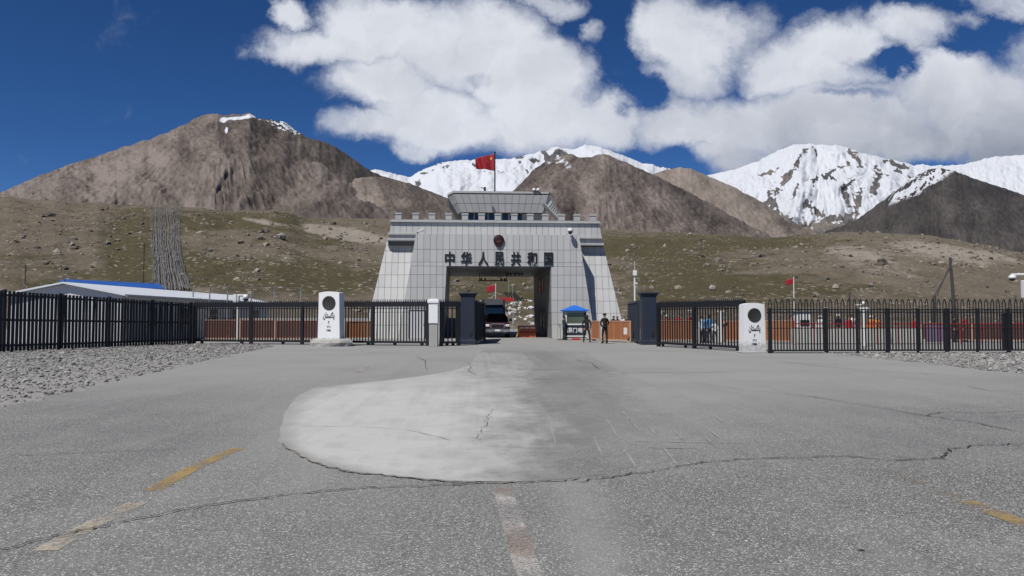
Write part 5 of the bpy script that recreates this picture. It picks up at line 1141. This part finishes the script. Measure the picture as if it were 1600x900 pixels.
# barriers in the passage
def water_barrier(loc, label, m, s=1.0):
    o = thing('traffic_barrier', label, 'traffic barrier', loc, PHI, 'traffic barriers in the passage'); pr = [(-.22,0),(.22,0),(.2,.3),(.09,.5),(.08,.9),(-.08,.9),(-.09,.5),(-.2,.3)]
    MB().prism([(-.42*s,y,z) for y, z in pr], [(.42*s,y,z) for y, z in pr]).build('block', m, o); MB().box((0,-.1,.74), (.6*s,.03,.1)).build('reflector', 'white', o); MB().lathe([(.07,0),(.07,.05)], (0,0,.9), 10).build('filler_cap', 'white', o); return o
for k, (pxk, m_, lab) in enumerate(((814,'barrier_orange','orange traffic barrier behind the yellow leaning bar in the passage'),(823,'barrier_orange','middle orange traffic barrier in the passage'),(832,'barrier_orange','orange traffic barrier against the right wall of the passage'))):
    water_barrier(V3((at(pxk, 500, 57.2).x, 57.2, .004)), lab, m_, .58)
o = thing('yellow_bar', 'yellow leaning bar in front of the orange traffic barriers', 'bar', V3((at(809.5, 500, 56.8).x, 56.8, .004))); MB().tube([(-.12,0,.03),(.18,.1,.85)], .05, 8).build('bar', 'yellow', o); MB().box((-.12,0,.03), (.2,.3,.05)).build('foot', 'rubber', o)
# ------------------------------------------------------------------ beyond the gate
def small_flag(px, pyb, pyt, Y, fl, label, plabel, zbase=None):
    b_ = at(px, pyb, Y); t_ = at(px, pyt, Y); zb_ = zbase if zbase is not None else max(0, float(hill_z(b_.x, Y)) if Y > RB else 0)
    p_ = thing('flagpole', plabel, 'flagpole', (b_.x, Y, zb_)); MB().tube([(0,0,0),(0,0,t_.z-zb_)], .04, 6).build('mast', 'white', p_); MB().lathe([(.06,0),(.02,.08)], (0,0,t_.z-zb_), 8).build('finial', 'white', p_)
    f_ = thing('flag', label, 'flag', (b_.x, Y, t_.z-.05)); fl_ = fl
    flag_mesh(lambda u, v: (-(u*fl_), .06*math.sin(u*7+v)*u, -v*fl_*.66-u*.25*fl_), 14, 8, .005).build('cloth', 'flagred', f_, True); MB().box((-.03,0,-fl_*.33), (.05,.03,fl_*.66)).build('hoist_band', 'flagred', f_)
small_flag(774.5, 480, 444, 88, 1.1, 'small red flag seen through the passage', 'thin white flagpole seen through the passage')
small_flag(1241.5, 530, 434, 70, .75, 'small red flag above the right fence', 'thin white flagpole behind the right fence')
o = thing('banner', 'red banner stretched low behind the lorry in the passage', 'banner', V3((at(784, 470, 86).x, 86, 0))); zc_ = at(784, 468, 86).z; MB().box((.5,0,zc_), (1.7,.03,.45), rz=.1, bev=.01).build('sheet', 'cloth_red', o); 
for sx in (-.4,1.4): MB().tube([(sx,0,0),(sx,0,zc_+.25)], .04).build('post', 'wire', o)
o = thing('slatted_sign', 'row of dark slanting slats on white posts seen through the passage', 'sign frame', V3((at(801, 470, 90).x, 90, 0))); z0_ = at(801, 470, 90).z; z1_ = at(801, 456, 90).z
for k in range(4): MB().box((-.55+k*.37,0,(z0_+z1_)/2), (.2,.06,1.35), ry=-.75).build('slat', 'black', o)
for sx in (-.5,.0): MB().tube([(sx,0,0),(sx,0,at(801,446-8*(sx<-.1),90).z)], .035).build('post', 'steel', o)
# pale stones stacked on the slope behind the passage
rock_me = []
for tv, tf in RT: rock_me.append(MB().add([tuple(v) for v in tv], [tuple(f) for f in tf]).mesh('boulder', 'paleboulder'))
for k in range(46):
    pxk = random.uniform(789, 833); pyk = random.uniform(468, 507) if k > 6 else random.uniform(480, 500); p = hill_hit(pxk, pyk); s = random.uniform(.16, .40) if k > 6 else random.uniform(.42, .6)
    o = link('pale_boulder', rock_me[k % 6], None, (p.x, p.y, p.z+s*.2), random.uniform(0, 6)); o.scale = (s*1.2, s, s*.7); tag(o, 'pale boulder in the heap on the slope seen through the passage', 'boulder', 'pale boulders heaped behind the passage')
dark_me = [MB().add([tuple(v) for v in tv], [tuple(f) for f in tf]).mesh('boulder', 'boulder') for tv, tf in RT]
for px_, py_, s, lab in ((440,374,1.5,'dark angular boulder below the pale scree streak left of the gate'),(170,382,.9,'pale boulder high on the left hillside beside the grey fence strip'),(402,425,.7,'lone boulder on the slope above the left sliding gate'),(1112,452,.7,'pale boulder above the sliding gate with red shirts behind it'),(112,384,.8,'boulder on the upper left hillside above the blue roof'),(388,368,.8,'boulder at the foot of the small pale scree patch left of the gate'),(330,393,.7,'boulder right of the grey fence strip'),(1018,452,.6,'boulder on the slope just right of the white mast')):
    p = hill_hit(px_, py_); o = link('boulder', random.choice(dark_me), None, (p.x, p.y, p.z+s*.3), random.uniform(0, 6)); o.scale = (s*1.2, s, s*.85); tag(o, lab, 'boulder')
# wire entanglement climbing the left hill
we = thing('wire_entanglement', 'wide grey band of wire coils climbing the left hillside', 'wire fence')
Lp = [(322,236),(350,236),(380,237),(400,239),(430,240),(458,238)]; Rp = [(322,276),(350,280),(380,279),(400,281),(430,288),(458,298)]
for k in range(46):
    f = min(1.03, max(-.03, k/45+random.gauss(0, .02))); ph = random.uniform(0, 6); pts = []
    for i in range(60):
        py = 324+(456-324)*i/59; xl_, xr_ = interp(Lp, py), interp(Rp, py); q = hill_hit(xl_+(xr_-xl_)*f+.45*math.sin(i*.35+ph)+.25*math.sin(i*1.1+ph*2), py); pts.append((q.x, q.y, q.z+.4+.12*math.sin(i*.9+ph)))
    MB().tube(pts, .045, 4).build('wire_strand', 'wire', we)
for k in range(7):
    for side in (Lp, Rp):
        py = 328+k*20; q = hill_hit(interp(side, py), py); MB().tube([(q.x, q.y, q.z-.2), (q.x, q.y, q.z+1.8)], .07, 5).build('post', 'wire', we)
# wire fence behind the left sliding gate
wf = thing('wire_fence', 'light wire fence on white posts behind the left sliding gate', 'wire fence')
wps = [(301,532),(327,530),(355,528),(392,527),(428,526),(470,525)]; W3 = [V3((at(x, 500, 56).x, 56, 0)) for x, y in wps]
for q in W3: MB().tube([q, q+V3((0,0,3.6)), q+V3((.18,-.25,3.95))], .05, 6).build('post', 'steel', wf)
for z in (.5,1.1,1.7,2.3,2.9,3.4,3.8): MB().tube([W3[0]+V3((0,0,z)), W3[-1]+V3((0,0,z))], .012, 4).build('strand', 'wire', wf)
# cctv post behind left gate
o = thing('camera_post', 'white post with a dome camera rising behind the left sliding gate', 'camera post', V3((at(371.5, 500, 47).x, 47, 0)))
MB().tube([(0,0,0),(0,0,2.95)], .11, 10).build('shaft', 'white', o); MB().box((-.16,0,2.75), (.22,.3,.55), bev=.02).build('cabinet', 'white', o); MB().box((.28,0,2.98), (.65,.12,.10), bev=.02).build('arm', 'white', o)
MB().lathe([(.08,.2),(.17,.12),(.18,-.08)], (.5,0,2.82), 16).build('camera_housing', 'white', o, True); MB().lathe([(.17,-.083),(.15,-.18),(.06,-.25)], (.5,0,2.82), 16).build('camera_dome', 'glass', o, True)
o = thing('camera_post', 'white post with crossarm and camera behind the hoop topped fence', 'camera post', V3((at(1349, 500, 40).x, 40, 0)))
MB().tube([(0,0,0),(0,0,2.1)], .10, 8).build('shaft', 'white', o); MB().box((.05,0,2.02), (.50,.16,.18), bev=.02).build('cabinet', 'white', o); MB().box((-.22,0,2.26), (.4,.08,.07)).build('arm', 'white', o); MB().lathe([(.06,.08),(.11,0),(.08,-.1)], (.0,0,2.35), 12).build('camera_dome', 'white', o, True)
o = thing('camera_post', 'white camera mast with a side arm and box at the right edge', 'camera post', V3((at(1609, 500, 36).x, 36, 0)))
MB().tube([(0,0,0),(0,0,4.0)], .10, 10).build('shaft', 'white', o); MB().tube([(0,0,3.68),(-.85,0,3.66)], .06, 8).build('arm', 'white', o); MB().lathe([(.06,.14),(.17,.06),(.17,-.06)], (-.80,0,3.52), 16).build('camera_housing', 'white', o, True); MB().lathe([(.14,-.063),(.12,-.14),(.04,-.18)], (-.80,0,3.52), 14).build('camera_dome', 'glass', o, True); MB().box((-.18,-.16,2.95), (.50,.25,.86), bev=.02).build('cabinet', 'white', o)
# antenna mast right of the gate
p = V3((at(992, 500, 58).x, 58, 0)); o = thing('antenna_mast', 'thin white mast with a box right of the gate', 'mast', p)
MB().tube([(0,0,0),(0,0,at(992,430,58).z)], .07, 6).tube([(0,0,at(992,430,58).z),(0,0,at(992,408,58).z)], .02, 5).build('shaft', 'white', o); MB().box((.02,-.05,at(992,427,58).z), (.32,.2,.42), bev=.03).build('box', 'white', o); MB().box((.1,-.05,at(992,443,58).z), (.25,.12,.12), bev=.03).build('fitting', 'white', o)
# leaning pole on the right with a stay
o = thing('leaning_pole', 'dark leaning wooden pole with a diagonal stay behind the right fence', 'pole'); B = V3((at(1494, 500, 60).x, 60, 0)); T = at(1484.5, 402, 60); o.location = B
pl_ = MB().tube([(0,0,0), T-B], [.17,.10], 8).build('pole', 'crack', o); s_ = (at(1486, 416, 60)-B); e_ = at(1460, 462, 59)-B
MB().tube([s_, e_], .05, 6).build('stay', 'crack', o); MB().tube([s_+V3((0,.3,0)), at(1464, 462, 59.4)-B], .04, 6).build('stay', 'crack', o); MB().box(tuple(s_*1.015), (.16,.16,.24), bev=.03).build('insulator', 'white', o)
e2 = at(1459, 548, 59)-B; MB().tube([at(1460,462,59)-B, V3(((at(1459,500,59)-B).x, -1, 0))], [.12,.14], 6).build('stay_post', 'crack', o)
o = thing('short_post', 'short dark post with a fallen cable behind the hoop topped fence', 'post', V3((at(1328, 500, 62).x, 62, 0))); zt_ = at(1328, 457, 62).z; MB().tube([(0,0,0),(0,0,zt_)], .07, 6).build('shaft', 'crack', o)
MB().tube([(0,0,zt_-.05),(-1.0,0,zt_-.05),(-2.2,0,zt_+.05),(-3.4,0,zt_-.25)], .025, 5).tube([(0,0,zt_-.05),(.6,0,zt_-.5),(1.1,0,zt_-1.2)], .025, 5).build('cable', 'crack', o)
for k, (px_, pyb, pyt) in enumerate(((39,450,414),(224,455,380))):
    b_ = hill_hit(px_, 446); t_ = at(px_, pyt, b_.y); o = thing('thin_post', ('thin dark post above the white gabled roof', 'thin dark post left of the grey wire band')[k], 'post', b_-V3((0,0,.4))); MB().tube([(0,0,0),(0,0,t_.z-b_.z+.4)], .10, 6).build('shaft', 'crack', o); MB().box((0,0,.3), (.4,.4,.3)).build('base', 'concrete', o)
# ------------------------------------------------------------------ buildings left
def hut():
    o = thing('white_building', 'long white low building with a shallow gable behind the dark palisade', 'building', (-27.6, 45.5, 0)); w, l, ez, rz_ = 7.0, 27.0, 2.95, 3.62
    gp_ = [(-w/2,0,0),(w/2,0,0),(w/2,0,ez),(0,0,rz_),(-w/2,0,ez)]; MB().prism(gp_, [(x, l, z) for x, y, z in gp_]).build('wall', 'bldwhite', o)
    for s in (-1, 1):
        q = [(0,-.35,rz_+.03),(s*(w/2+.35),-.35,ez-.06),(s*(w/2+.35),l+.3,ez-.06),(0,l+.3,rz_+.03)]; MB().prism([(x,y,z+.10) for x,y,z in q], q).build('roof_sheet', 'roofwhite', o)
    for yy in (3.0, 8.0, 13.0, 18.0, 23.0):
        f_ = MB().span(w/2+.004, w/2+.03, yy, yy+1.5, 1.0, 2.2).build('window', 'glass', o); MB().span(w/2+.032, w/2+.06, yy-.06, yy, .95, 2.25).span(w/2+.032, w/2+.06, yy+1.5, yy+1.56, .95, 2.25).build('window_frame', 'white', f_)
    MB().tube([(w/2+.25,.0,0),(w/2+.25,0,ez-.1)], .05).build('downpipe', 'steel', o); MB().span(w/2+.36, w/2+.46, -.3, l+.2, ez-.14, ez-.02).build('gutter', 'steel', o)
hut()
def blue_house():
    P0, P1 = V3((-47.9, 80, 0)), V3((-43.2, 90.5, 0)); d = P1-P0; l = d.length
    o = thing('blue_roofed_building', 'low building with a bright blue sheet roof behind the white gabled building', 'building', P0, math.atan2(d.y, d.x)); z0, z1 = 4.95, 5.62
    MB().span(0,l,.2,1.5,0,z0).build('wall', 'bldwhite', o)
    for k in range(12):
        a, b = -.3+k*(l+.6)/12+.015, -.3+(k+1)*(l+.6)/12-.015; q = [(a,-.45,z0),(b,-.45,z0),(b,.75,z1),(a,.75,z1)]; MB().prism([(x,y,z+.08) for x,y,z in q], q).build('roof_sheet', 'blue2', o)
    MB().span(-.3,l+.3,.76,1.6,z0+.5,z1+.02).build('roof_deck', 'blue2', o)
    for k in range(12): MB().span(.3+k*l/12.2,.3+k*l/12.2+.62,.165,.196,3.75,4.75).build('window', 'glass', o)
    for k in range(4): MB().span(-2.2+k*.6,-2.12+k*.6,.3,.38,0,5.1).build('porch_post', 'darkmetal', o)
    MB().span(-2.3,-.32,.28,.40,5.1,5.2).build('porch_beam', 'darkmetal', o)
blue_house()
o = MB().box((0,0,.75), (24,.2,1.5)).build('wall', 'concrete'); o.location = (-15, 62, 0); o.rotation_euler = (0,0,.02); o.name = 'perimeter_wall'; tag(o, 'low pale wall behind the brown board barriers on the left', 'wall')
tag(scatter('black_debris', np.array([list(gnd(1346, 861))]), np.array([.022]), M['rubber'], np.array([0.0])), 'tiny black scrap lying on the asphalt at lower right', 'debris')
